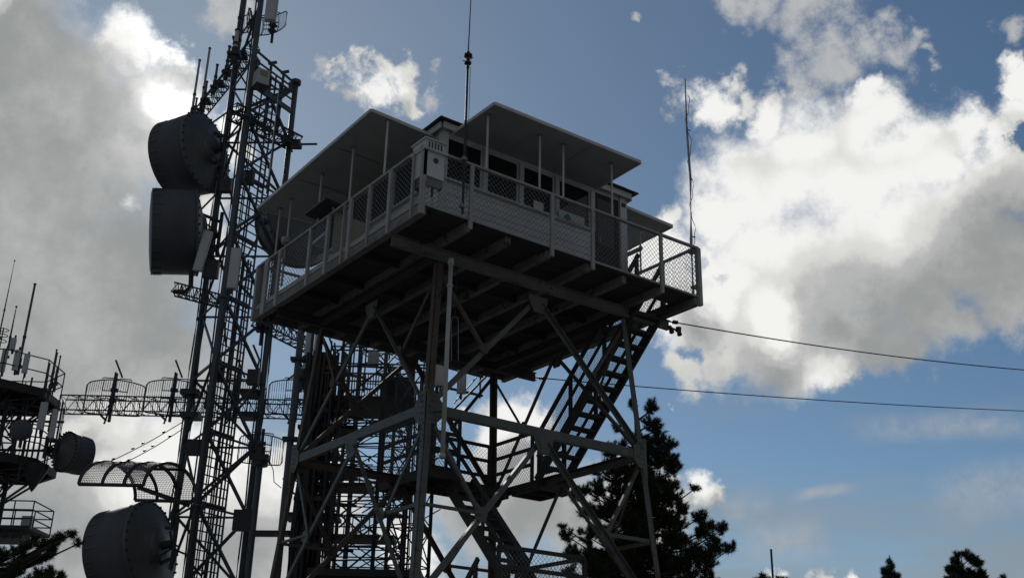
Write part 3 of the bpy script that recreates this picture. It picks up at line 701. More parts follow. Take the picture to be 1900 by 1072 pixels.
# stand-off arms that carry the dishes
for (px, py) in ((395, 240), (395, 320), (385, 395), (378, 470), (322, 985), (318, 1030)):
    a = at(px-18, py, D0+.2); b = V((*legs_xy['L'].xy, a.z)); m = MB(); m.tube(a, b+(b-a)*.1, .05, 8)
    m.tube(a, V((b.x, b.y, a.z+.9)), .03, 6); m.build('dish_arm', M_mast, MA)
for (px, py) in ((560, 410), (560, 460)):
    a = at(px, py, D0+.6); b = V((*legs_xy['R'].xy, a.z)); MB().tube(a, b, .05, 8).build('dish_arm', M_mast, MA)
# panel antennas
panel(387, 430, 366, 503, D0-.9, .26, 'pale upright panel antenna on the left leg below the edge-on dish', 10)
panel(439, 462, 420, 535, D0-1.7, .27, 'pale upright panel antenna on the near leg in front of the ladder', 10)
panel(511, -40, 497, 40, D0-1.2, .34, 'pale panel antenna at the mast top leaving the picture', 0, .2)
eb = at(484, 148, D0-1.2)
ebt = thing('equipment_box', eb-Z*.3, 'pale grey equipment box bolted near the mast top', 'box')
bh = YAW+math.pi-R(35); bn = V((math.sin(bh), math.cos(bh), 0)); bs = V((bn.y, -bn.x, 0))
MB().obox(eb, bs, bn, Z, .36, .4, .5).build('housing', M_box, ebt); m = MB()
for i in range(4): m.obox(eb+bn*.203+Z*(.18-.05*i), bs, bn, Z, .24, .01, .014)
m.build('louvre', M_dark, ebt); MB().obox(eb-Z*.26, bs, bn, Z, .4, .44, .02).build('base_flange', M_mast, ebt)
# grid antennas near the mast
grid(at(503, 50, D0-.7), 160, 1.3, .66, 'small grid antenna at the mast top facing right', False, .22, 20)
grid(at(466, 42, D0-.6), 120, .55, .7, 'small grid antenna seen nearly edge-on at the mast top', False, .2, 10)
# lower boom with the row of grid antennas
bz = at(300, 752, 30.2)
B0 = at(115, 750, 30.4); B1 = at(772, 766, 30.4); B1.z = B0.z
cb = thing('antenna_boom', B0, 'long horizontal lattice boom crossing behind the mast with grid antennas', 'boom')
truss(B0, B1, .45, .42, 19, .021, .011, False, 'boom_truss', M_dark, cb)
for px in (360, 470):
    for dy in (-22, 20):
        c = at(px-5, 752+dy, 29.6); MB().obox(c, RH, FH, Z, .5, .5, .14).build('saddle_bracket', M_dark, cb)
gl = ((211, 'first'), (322, 'second'), (438, 'third'), (552, 'fourth'))
gtx = ('grid antenna at the free left end of the long boom', 'grid antenna on the long boom just left of the mast', 'grid antenna on the long boom behind the mast', 'grid antenna on the long boom right of the mast')
for (px, _), tx in zip(gl, gtx):
    c = at(px, 735, 30.0); gt_ = grid(c, 12, 1.6, 1.02, tx, False, .3, 26)
    m = MB(); p = at(px+12, 697, 29.4); m.tube(p-Z*.1, at(px+2, 700, 29.8), .022, 6); m.path([at(px+16, 700, 29.2), at(px+4, 668, 29.2)], .027, 6)
    m.path([at(px+4, 690, 29.6), at(px-4, 735, 29.7), at(px-12, 770, 29.8), at(px-18, 786, 29.9)], .027, 6); m.beam(at(px-26, 768, 29.8), at(px-14, 780, 29.8), .05, .06)
    m.build('feed_arm', M_dark, gt_)
pg = at(485, 832, D0-.4); grid(pg, 15, 1.15, .8, 'lower grid antenna on the stand-off pipe right of the mast', False, .22, 20)
# stand-off pipe right of the mast
so_ = vert(500, 700, D0-1.0)
st = thing('antenna_pipe', (*so_.xy, at(471, 1072, D0-1).z-2), 'vertical grey stand-off pipe with a clamp head right of the mast', 'pipe')
zt_ = at(495, 850, D0-1).z; m = MB(); m.tube((*so_.xy, GZ), (*so_.xy, zt_), .075, 10); m.build('pipe', M_mast, st)
m = MB(); c = V((*so_.xy, zt_)); m.obox(c, RH, FH, Z, .42, .3, .16); m.tube(c+Z*.05, c+Z*.3, .1, 10); m.tube(c-Z*.1, c-Z*.2, .2, 10); m.path([c+RH*.2, c+RH*.35-Z*.3, c+RH*.4-Z*.6, c+RH*.6-Z*.75], .012, 5); m.build('clamp_head', M_dark, st)
MB().beam(V((*so_.xy, zt_-1.9)), V((*so_.xy, zt_-1.9))+RH*1.1-FH*.1, .16, .14).build('bracket', M_dark, st)
# ice shield over the lowest dish : curved mesh canopy on ribs
ic = thing('ice_shield', at(300, 930, D0-.4), 'curved mesh ice shield canopy above the lowest drum dish', 'ice shield')
A0 = at(146, 898, 27.8); CW = FH*1.85+RH*.85
def arch(t, a): return A0+RH*(1.62*t)+CW*((1-math.cos(a))/2)+Z*(.78*math.sin(a))
AN = [math.pi*k/18 for k in range(19)]
for t in (0, .36, .7, 1):
    m = MB(); q = [arch(t, a) for a in AN]
    for p0, p1 in zip(q[:-1], q[1:]): m.beam(p0, p1, .07, .07, RH)
    m.build('rib', M_dark, ic)
for a in (0, .62*math.pi, math.pi): MB().tube(arch(0, a), arch(1, a), .045, 6).build('rail', M_dark, ic)
m = MB()
for i in range(40): m.path([arch(i/39, a) for a in AN], .008, 3)
for i in range(46): a = math.pi*i/45; m.tube(arch(0, a), arch(1, a), .008, 3, cap=False)
m.build('mesh_cover', M_wire, ic)
MB().beam(at(255, 903, D0-1.2), at(352, 937, D0-.6), .08, .1).build('support_beam', M_dark, ic)
for (p, q, tx) in (((341, 781), (186, 864), 'upper stay cable from the mast leg down to the ice shield'), ((345, 791), (219, 864), 'lower stay cable from the mast leg down to the ice shield')):
    a, b = at(*p, D0+.3), at(*q, D0-.6); t = thing('stay_cable', b, tx, 'cable', 'stay cables of the ice shield')
    MB().path([a.lerp(b, i/12)-Z*.06*math.sin(math.pi*i/12) for i in range(13)], .012, 5).build('cable', M_cable, t); m = MB()
    for f in (.25, .5, .62, .85): m.lathe(a.lerp(b, f), (b-a), [(.01,-.05),(.03,0),(.01,.05)], 8)
    m.build('insulator', M_cer, t)
# silver cylinder antennas and thick dark poles right of the mast
for i, (x0, y0, x1, y1, D, r, mt_, tx) in enumerate(((567, 690, 574, 603, 27, .09, M_panel, 'left silvery cylinder antenna under the left deck edge'), (583, 690, 590, 600, 27.2, .08, M_panel, 'right silvery cylinder antenna under the left deck edge'))):
    t = whip(x0, y0, x1, y1, D, r, tx, mt_, grp='silvery cylinder antennas')
for (x0, y0, x1, y1, D, r, tx) in ((512, 1072, 561, 612, 26.4, .085, 'thick dark pipe beside the silvery cylinder antennas'), (481, 640, 492, 590, 29.5, .06, 'short dark pipe right of the mast under the deck edge')):
    a = vert((x0+x1)/2, (y0+y1)/2, D); zt2 = at(x1, y1, D).z; zb2 = GZ if y0 > 1000 else at(x0, y0, D).z
    t = thing('antenna_pipe', (a.x, a.y, zb2), tx, 'pipe'); MB().tube((a.x,a.y,zb2), (a.x,a.y,zt2), r, 10).build('pipe', M_mast, t)
    for f in (.55, .75, .93): MB().obox((a.x, a.y, zb2+(zt2-zb2)*f), RH, FH, Z, .36, .26, .08).build('clamp', M_dark, t)
# short boom between right leg and lookout at y ~ 625
q0 = at(478, 590, 29); q1 = at(575, 648, 29.); q1 = at_z(575, 640, q0.z)
b3 = thing('antenna_boom', q0, 'short lattice boom running from the mast towards the silvery cylinder antennas', 'boom'); truss(q0, q1, .4, .38, 7, .026, .014, True, 'boom_truss', M_dark, b3)
q0 = at(414, 585, 28.2); q1 = at_z(324, 535, q0.z)
q0 = at(420, 560, 28.6); q1 = at_z(325, 528, q0.z)
b4 = thing('antenna_boom', q1, 'short lattice boom under the edge-on drum dish', 'boom'); truss(q0, at(322, 534, 28.6), .34, .34, 7, .024, .013, True, 'boom_truss', M_dark, b4)
m = MB(); c = at(355, 522, 28.5); m.path([at(355, 505, 28.5), at(354, 530, 28.4), at(345, 541, 28.3), at(322, 541, 28.3)], .07, 8); m.build('end_bracket', M_dark, b4)
# ================================================================== SECOND LATTICE TOWER behind the lookout
D2 = 27.5
def quad_tower(D, cx_px, ref_py, w, z1, nbay, rot, label, name='lattice_tower', r=.05, cab=True):
    c = vert(cx_px, ref_py, D); t = thing(name, (c.x, c.y, GZ), label, 'mast')
    cs = [c+(RH*math.cos(R(rot+90*k))+FH*math.sin(R(rot+90*k)))*w*.707 for k in range(4)]
    for p in cs: MB().angle((p.x,p.y,GZ), (p.x,p.y,z1), r*2, r*.3, (c-p)).build('leg', M_dark, t)
    hb = (z1-GZ)/nbay
    for k in range(4):
        a, b = cs[k], cs[(k+1)%4]
        for i in range(nbay):
            za, zb = GZ+hb*i, GZ+hb*(i+1)
            MB().tube((a.x,a.y,zb), (b.x,b.y,zb), r*.5, 5).build('girt', M_dark, t)
            MB().tube((a.x,a.y,za), (b.x,b.y,zb), r*.5, 5).build('brace', M_dark, t)
            if i%2 == 0: MB().tube((b.x,b.y,za), (a.x,a.y,zb), r*.5, 5).build('brace', M_dark, t)
    return t, c, cs
zB = at(690, 600, D2).z
TB, cB, csB = quad_tower(D2, 668, 850, 1.9, zB, 8, 30, 'dark square lattice tower with a platform seen through the lookout legs')
# dense cable column on its left
m = MB(); cc = vert(592, 870, D2-.5)
for i in range(34):
    o = RH*random.uniform(-.46, .46)+FH*random.uniform(-.4, .4); pts = []
    z = GZ; ph = random.random()*6
    while z < zB-.5: pts.append(V((cc.x+o.x+.03*math.sin(z+ph), cc.y+o.y, z))); z += 1.2
    m.path(pts, random.uniform(.03, .065), 6)
m.build('cable_bundle', M_cable, TB)
z = GZ+.5
while z < zB-.6:
    m = MB(); m.obox((cc.x, cc.y, z), RH, FH, Z, 1.0, .6, .1); m.beam(V((cc.x, cc.y, z)), V((cB.x, cB.y, z)), .05, .06); z += 1.1
    m.build('cable_rack', M_dark, TB)
m = MB(); z = GZ+.5
for f in (-.4, .4):
    p = cc+RH*f-FH*.3; m.beam((p.x,p.y,GZ), (p.x,p.y,zB-.4), .06, .06)
m.build('rack_post', M_dark, TB)
for (px, py, w_) in ((600, 880, 1.6), (640, 905, 1.4), (612, 800, 1.5), (580, 960, 1.3), (668, 1000, 1.7)):
    p_ = at(px, py, D2+random.uniform(-.3, .3)); mm = MB(); mm.obox(p_, RH, FH, Z, w_, .9, .09)
    for i_ in range(6): mm.tube(p_-RH*(w_/2-.1-.2*i_)-FH*.4, p_-RH*(w_/2-.1-.2*i_)-FH*.4+Z*.5, .016, 5)
    mm.tube(p_-RH*w_/2-FH*.4+Z*.5, p_+RH*w_/2-FH*.4+Z*.5, .018, 5); mm.build('work_platform', M_shed, TB)
# platform with brown slatted guard rail
zp = at(700, 757, D2).z
m = MB(); pc = at(690, 757, D2); pc.z = zp
m.obox(pc, RH, FH, Z, 2.3, 1.6, .12); m.build('platform', M_shed, TB)
m = MB()
for i in range(24):
    m.obox(pc-RH*(1.1-.066*i)-FH*.8+Z*.36, RH, FH, Z, .022, .02, .6)
for dz in (.06, .66): m.obox(pc-RH*.33-FH*.8+Z*dz, RH, FH, Z, 1.65, .03, .04)
m.build('guard_rail', M_brown, TB)
MB().obox(pc+RH*.65+Z*.36, RH, FH, Z, .8, .9, .7).build('cabinet', M_shed, TB)
m = MB()
for i in range(9):
    p = at(610+22*i, 700, D2+.6); m.tube(V((p.x, p.y, zp+.6)), V((p.x, p.y, zp+2.0)), .022, 5)
for dz in (.9, 1.3, 1.38, 1.75, 1.85):
    a = at(610, 700, D2+.6); b = at(800, 700, D2+.6); m.tube(V((a.x,a.y,zp+dz)), V((b.x,b.y,zp+dz)), .025, 5)
m.build('upper_frame', M_dark, TB)
m = MB(); random.seed(3)
for i in range(60):
    a = at(random.uniform(550, 790), random.uniform(640, 980), D2+random.uniform(-.6, .6)); b = a+RH*random.uniform(-.8, .8)+Z*random.uniform(-.5, .5)
    m.tube(a, b, random.uniform(.012, .03), 5)
for i in range(16):
    z = at(660, 780+19*i, D2).z; a = at(600, 800, D2+.5); b = at(770, 800, D2+.5); m.tube(V((a.x,a.y,z)), V((b.x,b.y,z)), .018, 5)
m.build('bracket', M_dark, TB)
gb = at(693, 666, D2-.7); gt = thing('equipment_box', gb-Z*.3, 'square grey equipment box under the lookout deck on the second tower', 'box')
MB().obox(gb, RH, FH, Z, .27, .16, .36).build('housing', M_rail, gt); MB().obox(gb-FH*.083, RH, FH, Z, .22, .01, .3).build('door', M_rail, gt); MB().tube(gb+Z*.18, gb+Z*.5, .03, 6).build('mount_pole', M_galv, gt)
zE = at(715, 640, 30.).z
TE, cE, csE = quad_tower(30., 706, 850, 1.5, zE, 13, 52, 'fine-membered dark lattice tower behind the platform tower', r=.035)
# slender cable and ladder tower at 740-800
zC = at(760, 700, 26.).z
TC, cC, csC = quad_tower(26., 762, 930, .75, zC, 11, 20, 'slim dark lattice ladder mast just left of the near lookout leg', r=.035)
m = MB()
for i in range(7):
    p = cC+RH*random.uniform(-.25, .25)+FH*random.uniform(-.2, .2); m.tube((p.x,p.y,GZ), (p.x,p.y,zC-random.random()*2), random.uniform(.012,.03), 6)
m.build('coax_cable', M_cable, TC)
# mounting frame and panels right of the near leg
fr = thing('antenna_support', at(860, 720, 26), 'dark pipe frame holding two pale panel antennas behind the white pipe', 'frame')
m = MB(); zz0 = None
for (p, q) in (((780, 668), (896, 699)), ((780, 708), (895, 734))):
    a = at(*p, 26.); b = at_z(*q, a.z) if False else at(*q, 26.); b.z = a.z; b = at_z(q[0], q[1], a.z); m.tube(a, b, .035, 6); zz0 = (a, b)
a = at(892, 686, (zz0[1]-CAM).dot(FH)); m.tube(a+Z*.1, a-Z*.75, .025, 6)
m.beam(at(842, 760, 26), at(905, 695, 26.3), .05, .05); m.beam(at(842, 748, 26), at(884, 700, 26.3), .03, .03)
m.build('pipe_frame', M_dark, fr)
panel(820, 660, 814, 716, 25.4, .3, 'pale wide panel antenna just left of the white pipe', 5, grp='panel antennas behind the near leg')
panel(858, 672, 852, 730, 25.4, .22, 'pale slim panel antenna just right of the white pipe', 5, grp='panel antennas behind the near leg')
# folded dipole
fd = thing('dipole_antenna', at_y(847, 665, -1.9), 'thin looped dipole antenna hanging under the deck right of the near leg', 'antenna')
m = MB(); a, b = at_y(844, 668, -1.9), at_y(844, 592, -1.9); w = RH*.06
m.path([a-w, b-w-Z*.03, b-w*.7+Z*.03, b+Z*.045, b+w*.7+Z*.03, b+w-Z*.03, a+w], .008, 5); m.build('loop', M_galv, fd)
MB().tube(b+Z*.045, V((b.x, b.y, -.2)), .008, 5).build('hanger', M_dark, fd)
# shed roof below
sh = thing('equipment_shed', at(690, 1090, 25), 'dark flat-roofed equipment shed below the lattice towers', 'shed')
zs = at(690, 1054, 25).z; c = at(690, 1054, 26.5)
m = MB(); m.obox(V((c.x, c.y, (zs-.15+GZ)/2)), RH, FH, Z, 2.2, 2.6, zs-.15-GZ); m.build('wall', M_shed, sh); MB().obox(V((c.x, c.y, zs-.08)), RH, FH, Z, 2.5, 2.9, .16).build('roof', M_shed, sh)
# ================================================================== LEFT PLATFORM TOWER
D3 = 33.
PT = thing('platform_tower', (*vert(2, 900, D3).xy, GZ), 'dark antenna tower with stacked round platforms at the left edge', 'tower')
pc1 = at(2, 733, D3); pc2 = at(-4, 862, D3); 
cx = vert(-34, 900, D3)
m = MB(); 
for k in range(4):
    p = cx+(RH*math.cos(R(45+90*k))+FH*math.sin(R(45+90*k)))*.7; MB().tube((p.x,p.y,GZ), (p.x,p.y,pc1.z), .07, 8).build('leg', M_dark, PT)
zz = GZ+.4; i = 0
while zz+1.2 < pc1.z:
    m = MB()
    for k in range(4):
        p = cx+(RH*math.cos(R(45+90*k))+FH*math.sin(R(45+90*k)))*.7; q = cx+(RH*math.cos(R(135+90*k))+FH*math.sin(R(135+90*k)))*.7
        MB().tube((p.x,p.y,zz), (q.x,q.y,zz+1.2), .028, 5).build('brace', M_dark, PT); MB().tube((q.x,q.y,zz), (p.x,p.y,zz+1.2), .028, 5).build('brace', M_dark, PT)
        MB().tube((p.x,p.y,zz), (q.x,q.y,zz), .028, 5).build('girt', M_dark, PT)
    zz += 1.2
def round_platform(c, r, n_, h, cone):
    c = V((cx.x, cx.y, c.z)); pts = [c+(RH*math.cos(2*math.pi*(k+.5)/n_)+FH*math.sin(2*math.pi*(k+.5)/n_))*r for k in range(n_)]
    m = MB(); m.plate(pts, Z, .1); 
    for k in range(n_): m.beam(pts[k]-Z*.1, pts[(k+1)%n_]-Z*.1, .1, .2); m.beam(c-Z*.13, pts[k]-Z*.13, .08, .16)
    m.build('platform', M_shed, PT)
    m = MB()
    for k in range(n_):
        a, b = pts[k], pts[(k+1)%n_]
        for dz in (h, h*.55): m.tube(a+Z*dz, b+Z*dz, .019, 6)
        for f in (0, .5): m.tube(a.lerp(b, f), a.lerp(b, f)+Z*h, .019, 6)
    m.build('guard_rail', M_dark, PT)
    m = MB()
    for k in range(n_): m.beam(pts[k]*.9+c*.1-Z*.2, V((cx.x,cx.y,c.z-1.1))+(pts[k]-c)*.35, .06, .06)
    m.build('knee_brace', M_dark, PT)
    return pts
P1 = round_platform(pc1, 1.72, 8, .95, False); P2 = round_platform(pc2, 1.95, 8, .9, True)
# square lower balcony
c = at(40, 985, D3); m = MB(); m.obox(at(20, 985, D3), RH, FH, Z, 1.7, 1.5, .1); m.obox(at(15, 1000, D3), RH, FH, Z, 1.3, 1.2, .1); m.build('balcony_floor', M_shed, PT)
m = MB(); f0 = at(20, 985, D3)
for s1 in (-.85, -.3, .3, .85):
    for s2 in (-.75, .75): m.tube(f0+RH*s1+FH*s2, f0+RH*s1+FH*s2+Z*.75, .02, 6)
for dz in (.25, .5, .75):
    for s2 in (-.75, .75): m.tube(f0-RH*.85+FH*s2+Z*dz, f0+RH*.85+FH*s2+Z*dz, .02, 6)
    for s1 in (-.85, .85): m.tube(f0+RH*s1-FH*.75+Z*dz, f0+RH*s1+FH*.75+Z*dz, .02, 6)
for i in range(7): m.tube(f0+RH*(-.85+.24*i)-FH*.7-Z*.05, f0+RH*(-.75+.22*i)-FH*.6-Z*.35, .018, 5)
m.build('balcony_rail', M_dark, PT)
MB().obox(at(50, 968, D3-.7), RH, FH, Z, .3, .1, .35).build('balcony_box', M_rail, PT)
# cone below platform 2
m = MB(); m.lathe(at(57, 918, D3-.6), Z, [(.02,.1),(.08,.2),(.36,.75),(.38,.9),(0,.9)], 10); lab(m.build('cone', M_shed, PT), 'dark cone hanging below the second platform')
# arm to hold right-hand gear
m = MB()
for dz in (.3, -.6): p = at(100, 800, D3); m.tube(V((cx.x,cx.y,p.z+dz)), V((p.x+.25*RH.x,p.y+.25*RH.y,p.z+dz)), .04, 6)
for (x0,y0,x1,y1) in ((60,700,48,830),(78,745,65,850),(86,760,75,840),(95,770,90,800)): m.tube(at(x0,y0,D3-.6), V((*at(x0,y0,D3-.6).xy, at(x1,y1,D3-.6).z)), .03, 6)
m.build('gear_frame', M_dark, PT)
random.seed(21); m = MB()
for i in range(16):
    px_ = random.uniform(30, 112); p = at(px_, random.uniform(770, 850), D3-.8+random.uniform(-.5, .8)); m.tube(p-Z*random.uniform(.2, .9), p+Z*random.uniform(.3, 1.0), random.choice((.014, .02, .03)), 6)
for (y_, x0_, x1_) in ((782, 20, 112), (808, 50, 118), (835, 70, 118), (760, 30, 100)):
    a = at(x0_, y_, D3-.9); b = at(x1_, y_, D3-.4); b.z = a.z; m.tube(a, b, .022, 6)
m.build('pipe_mounts', M_dark, PT)
drum(122, 838, D3-.4, 1.2, -36, .62, 'small drum dish pointing right on the left platform tower')
rd = at(39, 797, D3-1.6); rt_ = thing('round_dish', rd-Z*.3, 'small round dark dish facing the camera between the two platforms', 'dish antenna')
hx = -(FH-RH*.2).normalized()
MB().lathe(rd, hx, [(.3,-.12),(.31,0),(.29,.03),(.15,.07),(0,.08)], 28).build('radome', M_radome, rt_, True); MB().lathe(rd, hx, [(.3,-.12),(.15,-.25),(0,-.27)], 28).build('reflector_back', M_dback, rt_, True)
m = MB(); m.tube(rd-hx*.3-Z*.45, rd-hx*.3+Z*.4, .035, 8); m.tube(rd-hx*.3, rd-hx*.1, .05, 8); m.build('mount_pole', M_dark, rt_)
GP = 'panel antennas on the left tower'; GW = 'whip antennas on the left tower'
for (a, tx) in (((11, 648, 3, 690), 'panel antenna at the left edge of the upper platform'), ((34, 650, 25, 687), 'pale panel antenna in the middle of the upper platform rail'), ((51, 659, 44, 692), 'dark-backed panel antenna right of the middle one on the upper platform'), ((26, 628, 20, 648), 'small pale panel antenna high on the slim mast of the upper platform'),
                ((83, 747, 73, 797), 'long pale panel antenna hanging below the upper platform'), ((104, 760, 96, 812), 'pale panel antenna beside the small drum dish')):
    panel(*a, D3-1.3, .16 if a[0] != 83 else .2, tx, 10, .1, GP)
whip(0, 615, 27, 485, D3, .022, 'very thin tall whip antenna at the left picture edge', M_dark, .006, GW)
whip(37, 668, 53.5, 528, D3-1, .04, 'thick tall tube antenna standing on the upper left platform', M_mast, None, GW)
whip(14, 650, 31, 570, D3-.7, .03, 'slim mast with small crossed elements on the upper left platform', M_dark, .012, GW)
for (a, tx) in (((93, 715, 104, 650), 'leftmost thin tube of three at the right platform edge'), ((97, 705, 109, 656), 'middle thin tube of three at the right platform edge'), ((105, 700, 115, 662), 'rightmost thin tube of three at the right platform edge'), ((86, 710, 94, 676), 'short thin tube left of the three at the platform edge')):
    whip(*a, D3-.9, .026, tx, M_mast, None, GW)
m = MB(); c = at(4, 622, D3-.5)
for dz in (-.18, 0, .18): m.path([c+Z*dz+(RH*math.cos(2*math.pi*k/16)+FH*math.sin(2*math.pi*k/16))*.16 for k in range(17)], .014, 5)
m.tube(c-Z*.7, c+Z*.25, .02, 6); tag(m.build('ring_antenna', M_dark), 'stacked ring antenna at the left edge above the upper platform', 'antenna')
# ================================================================== TREES
def needle_mesh(name, tufts, parent, L, rng, nn=80):
    """tufts: list of (pos, dir, scale) -> needle-leaf triangles"""
    V_ = []; 
    for (p, d, s) in tufts:
        d = np.array(d)/np.linalg.norm(d); k = int(nn*rng.uniform(.8, 1.2))
        a = rng.normal(size=(k, 3)); a /= np.linalg.norm(a, axis=1)[:, None]
        dirs = a+d*rng.uniform(.2, 1.3, (k, 1)); dirs /= np.linalg.norm(dirs, axis=1)[:, None]
        base = np.array(p)+d*(rng.uniform(-.8, .35, (k, 1))*L*s)
        ln = L*s*rng.uniform(.65, 1.1, (k, 1))
        side = np.cross(dirs, rng.normal(size=(k, 3))); side /= np.linalg.norm(side, axis=1)[:, None]
        w = .0075*rng.uniform(.8, 1.3, (k, 1))*(L/.2)
        tip = base+dirs*ln-np.array([0,0,1])*(ln*ln*.35)
        V_.append(np.stack([base-side*w, base+side*w, tip], 1).reshape(-1, 3))
    v = np.concatenate(V_)-np.array(parent.location); n_ = len(v)//3
    me = bpy.data.meshes.new(name); me.vertices.add(len(v)); me.vertices.foreach_set('co', v.astype(np.float32).ravel())
    me.loops.add(len(v)); me.loops.foreach_set('vertex_index', np.arange(len(v), dtype=np.int32))
    me.polygons.add(n_); me.polygons.foreach_set('loop_start', np.arange(0, 3*n_, 3, dtype=np.int32)); me.update(calc_edges=True); me.validate()
    me.materials.append(M_needle); o = bpy.data.objects.new(name, me); COL.objects.link(o); o.parent = parent; return o
def pine(clumps, trunk, D, label, L=.2, seed=1, trunk_r=.2, dens=1.0, dj=1.0, grp='pine trees'):
    """clumps (px, py, radius px) say how big and where the foliage masses sit round a real trunk"""
    rng = np.random.default_rng(seed); rnd = random.Random(seed)
    tp = [at(x, y, D) for x, y in trunk]; bx, by = tp[-1].x, tp[-1].y; gz = GZ-3
    t = thing('pine_tree', (bx, by, gz), label, 'tree', grp)
    pts = tp+[V((bx, by, gz))]; m = MB(); N_ = len(pts); zt_, zb_ = pts[0].z, gz
    m.path(pts, .1, 9, [.02+trunk_r*min(1, (zt_-p.z)/(zt_-zb_)*1.15) for p in pts]); m.build('trunk', M_bark, t, True)
    def trunk_at(z):
        for p, q in zip(pts[:-1], pts[1:]):
            if q.z <= z <= p.z: return p.lerp(q, (p.z-z)/max(p.z-q.z, 1e-6))
        return pts[0] if z > pts[0].z else pts[-1]
    tufts = []; lb = MB()
    for (px, py, r) in clumps:
        c = at(px, py, D); rad = msize(r, px, py, D); tr = trunk_at(c.z)
        lat = abs((c-tr).dot(RH)); c = c+FH*rnd.uniform(-1, 1)*(.35+.55*lat)*dj
        # limb: leaves the trunk lower, sweeps out and turns up
        st = trunk_at(c.z-rad*.7-.25*(c-tr).length); md = st.lerp(c, .6)-Z*.12*(c-st).length
        lb.path([st, st.lerp(md, .5)-Z*.02, md, c-Z*rad*.3, c+Z*rad*.5], .03, 5, [.035,.03,.022,.014,.006])
        nt_ = max(6, int(dens*16*(rad/.28)**2))
        for i in range(nt_):
            o = rng.normal(size=3); o /= np.linalg.norm(o); rr_ = rad*rng.uniform(.15, .95)**.6
            p = np.array(c)+o*rr_*np.array([1, 1, .85])-np.array([0, 0, rad*.05])
            d = o*.7+np.array([0, 0, .75]); tufts.append((p, d, rng.uniform(.75, 1.1)))
            lb.tube(c-Z*rad*.3*rng.random(), V(p), .009, 4, .005, cap=False)
    lb.build('limbs', M_bark, t); needle_mesh('foliage', tufts, t, L, rng)
    return t
big = [(1184,850,26),(1180,900,34),(1184,940,36),(1184,985,40),(1150,965,30),(1215,955,30),(1120,975,22),(1110,940,20),(1262,960,22),(1160,1010,34),(1220,1020,36),(1262,1045,34),(1112,1045,30),(1060,1040,18),(1300,1045,26),(1205,810,14),(1196,870,24),(1140,855,18),(1173,745,11),(1207,760,17),(1204,785,16),(1218,790,20),(1228,815,20),(1245,812,18),(1250,838,20),(1142,802,12),(1136,828,16),(1160,818,10),(1190,812,16),(1192,835,24),(1222,848,26),(1128,848,16),(1110,860,13),(1168,858,22),(1248,866,20),
 (1142,880,26),(1112,884,15),(1178,890,26),(1216,884,26),(1248,892,22),(1085,906,14),(1066,924,12),(1110,908,20),(1150,918,32),(1205,920,30),(1240,925,26),(1268,935,20),(1278,918,10),(1083,962,16),(1094,940,14),(1125,950,24),(1180,960,30),(1235,965,26),
 (1052,995,16),(1064,1008,18),(1042,985,8),(1094,992,24),(1130,1000,26),(1190,1005,30),(1245,1000,26),(1292,962,16),(1320,965,20),(1332,985,16),(1302,985,18),(1272,992,22),(1312,1022,24),(1336,1030,13),(1284,1030,24),(1240,1042,34),(1190,1050,36),(1140,1040,34),(1094,1035,24),(1066,1038,16),(1060,1062,18),(1100,1065,30),(1160,1075,40),(1230,1080,40),(1290,1068,30),(1325,1062,18),
 (1080,1100,50),(1180,1120,60),(1280,1110,50)]
pine(big, [(1176,735),(1180,800),(1186,880),(1184,960),(1184,1060)], 30., 'large dark pine tree behind the right lookout leg', .14, 4, .26, 2.2)
pine([(98,1004,10),(112,1000,11),(126,999,9),(138,1001,8),(147,995,5),(84,1008,11),(70,1010,12),(56,1014,12),(44,1018,12),(92,1026,11),(105,1022,8),(80,1034,12),(64,1036,12),(46,1040,14),(28,1038,14),(12,1032,12),(2,1020,10),(40,1056,16),(18,1060,18),(70,1058,14),(92,1060,11),(108,1064,8),(116,1066,6),(56,1074,18),(20,1082,22),(82,1084,18),(0,1075,20),(60,996,6),(30,1020,10),(100,1078,12)],
     [(-70,900),(-75,1000),(-80,1100)], 20., 'dark pine branches reaching in at the lower left corner', .12, 9, .22, 4.2, .22)
pine([(1649,1040,4),(1652,1050,7),(1650,1062,9),(1642,1058,6),(1663,1066,7),(1655,1078,14),(1638,1080,8)], [(1650,1028),(1652,1090)], 70., 'small lone pine top at the bottom right', .3, 11, .12, 1.5)
pine([(1776,1028,5),(1774,1040,9),(1793,1024,6),(1796,1036,9),(1804,1044,10),(1764,1056,10),(1757,1058,6),(1783,1056,13),(1806,1062,13),(1822,1060,8),(1826,1070,7),(1790,1075,18),(1760,1080,14)], [(1784,1020),(1786,1090)], 70., 'bushy twin-topped pine near the bottom right corner', .3, 12, .14, 1.5)
pine([(1860,1071,4),(1858,1080,8)], [(1860,1066),(1860,1090)], 80., 'tiny pine tip at the bottom edge right of the twin-topped pine', .3, 13, .1, 1.5)
pine([(1412,1072,6),(1405,1078,8),(1424,1074,5),(1452,1071,5),(1450,1080,9)], [(1420,1064),(1422,1095)], 60., 'low pine tips at the bottom edge beside the thin pole', .3, 14, .1, 1.5)
a = vert(1432, 1040, 48); zt_ = at(1430, 1020, 48).z
up = thing('utility_pole', (a.x, a.y, GZ-3), 'thin bare pole rising at the bottom edge right of the big pine', 'pole')
MB().tube((a.x,a.y,GZ-3), (a.x,a.y,zt_), .06, 8, .045).build('shaft', M_dark, up); MB().tube((a.x,a.y,zt_), (a.x,a.y,zt_+.04), .055, 8).build('cap', M_dark, up)
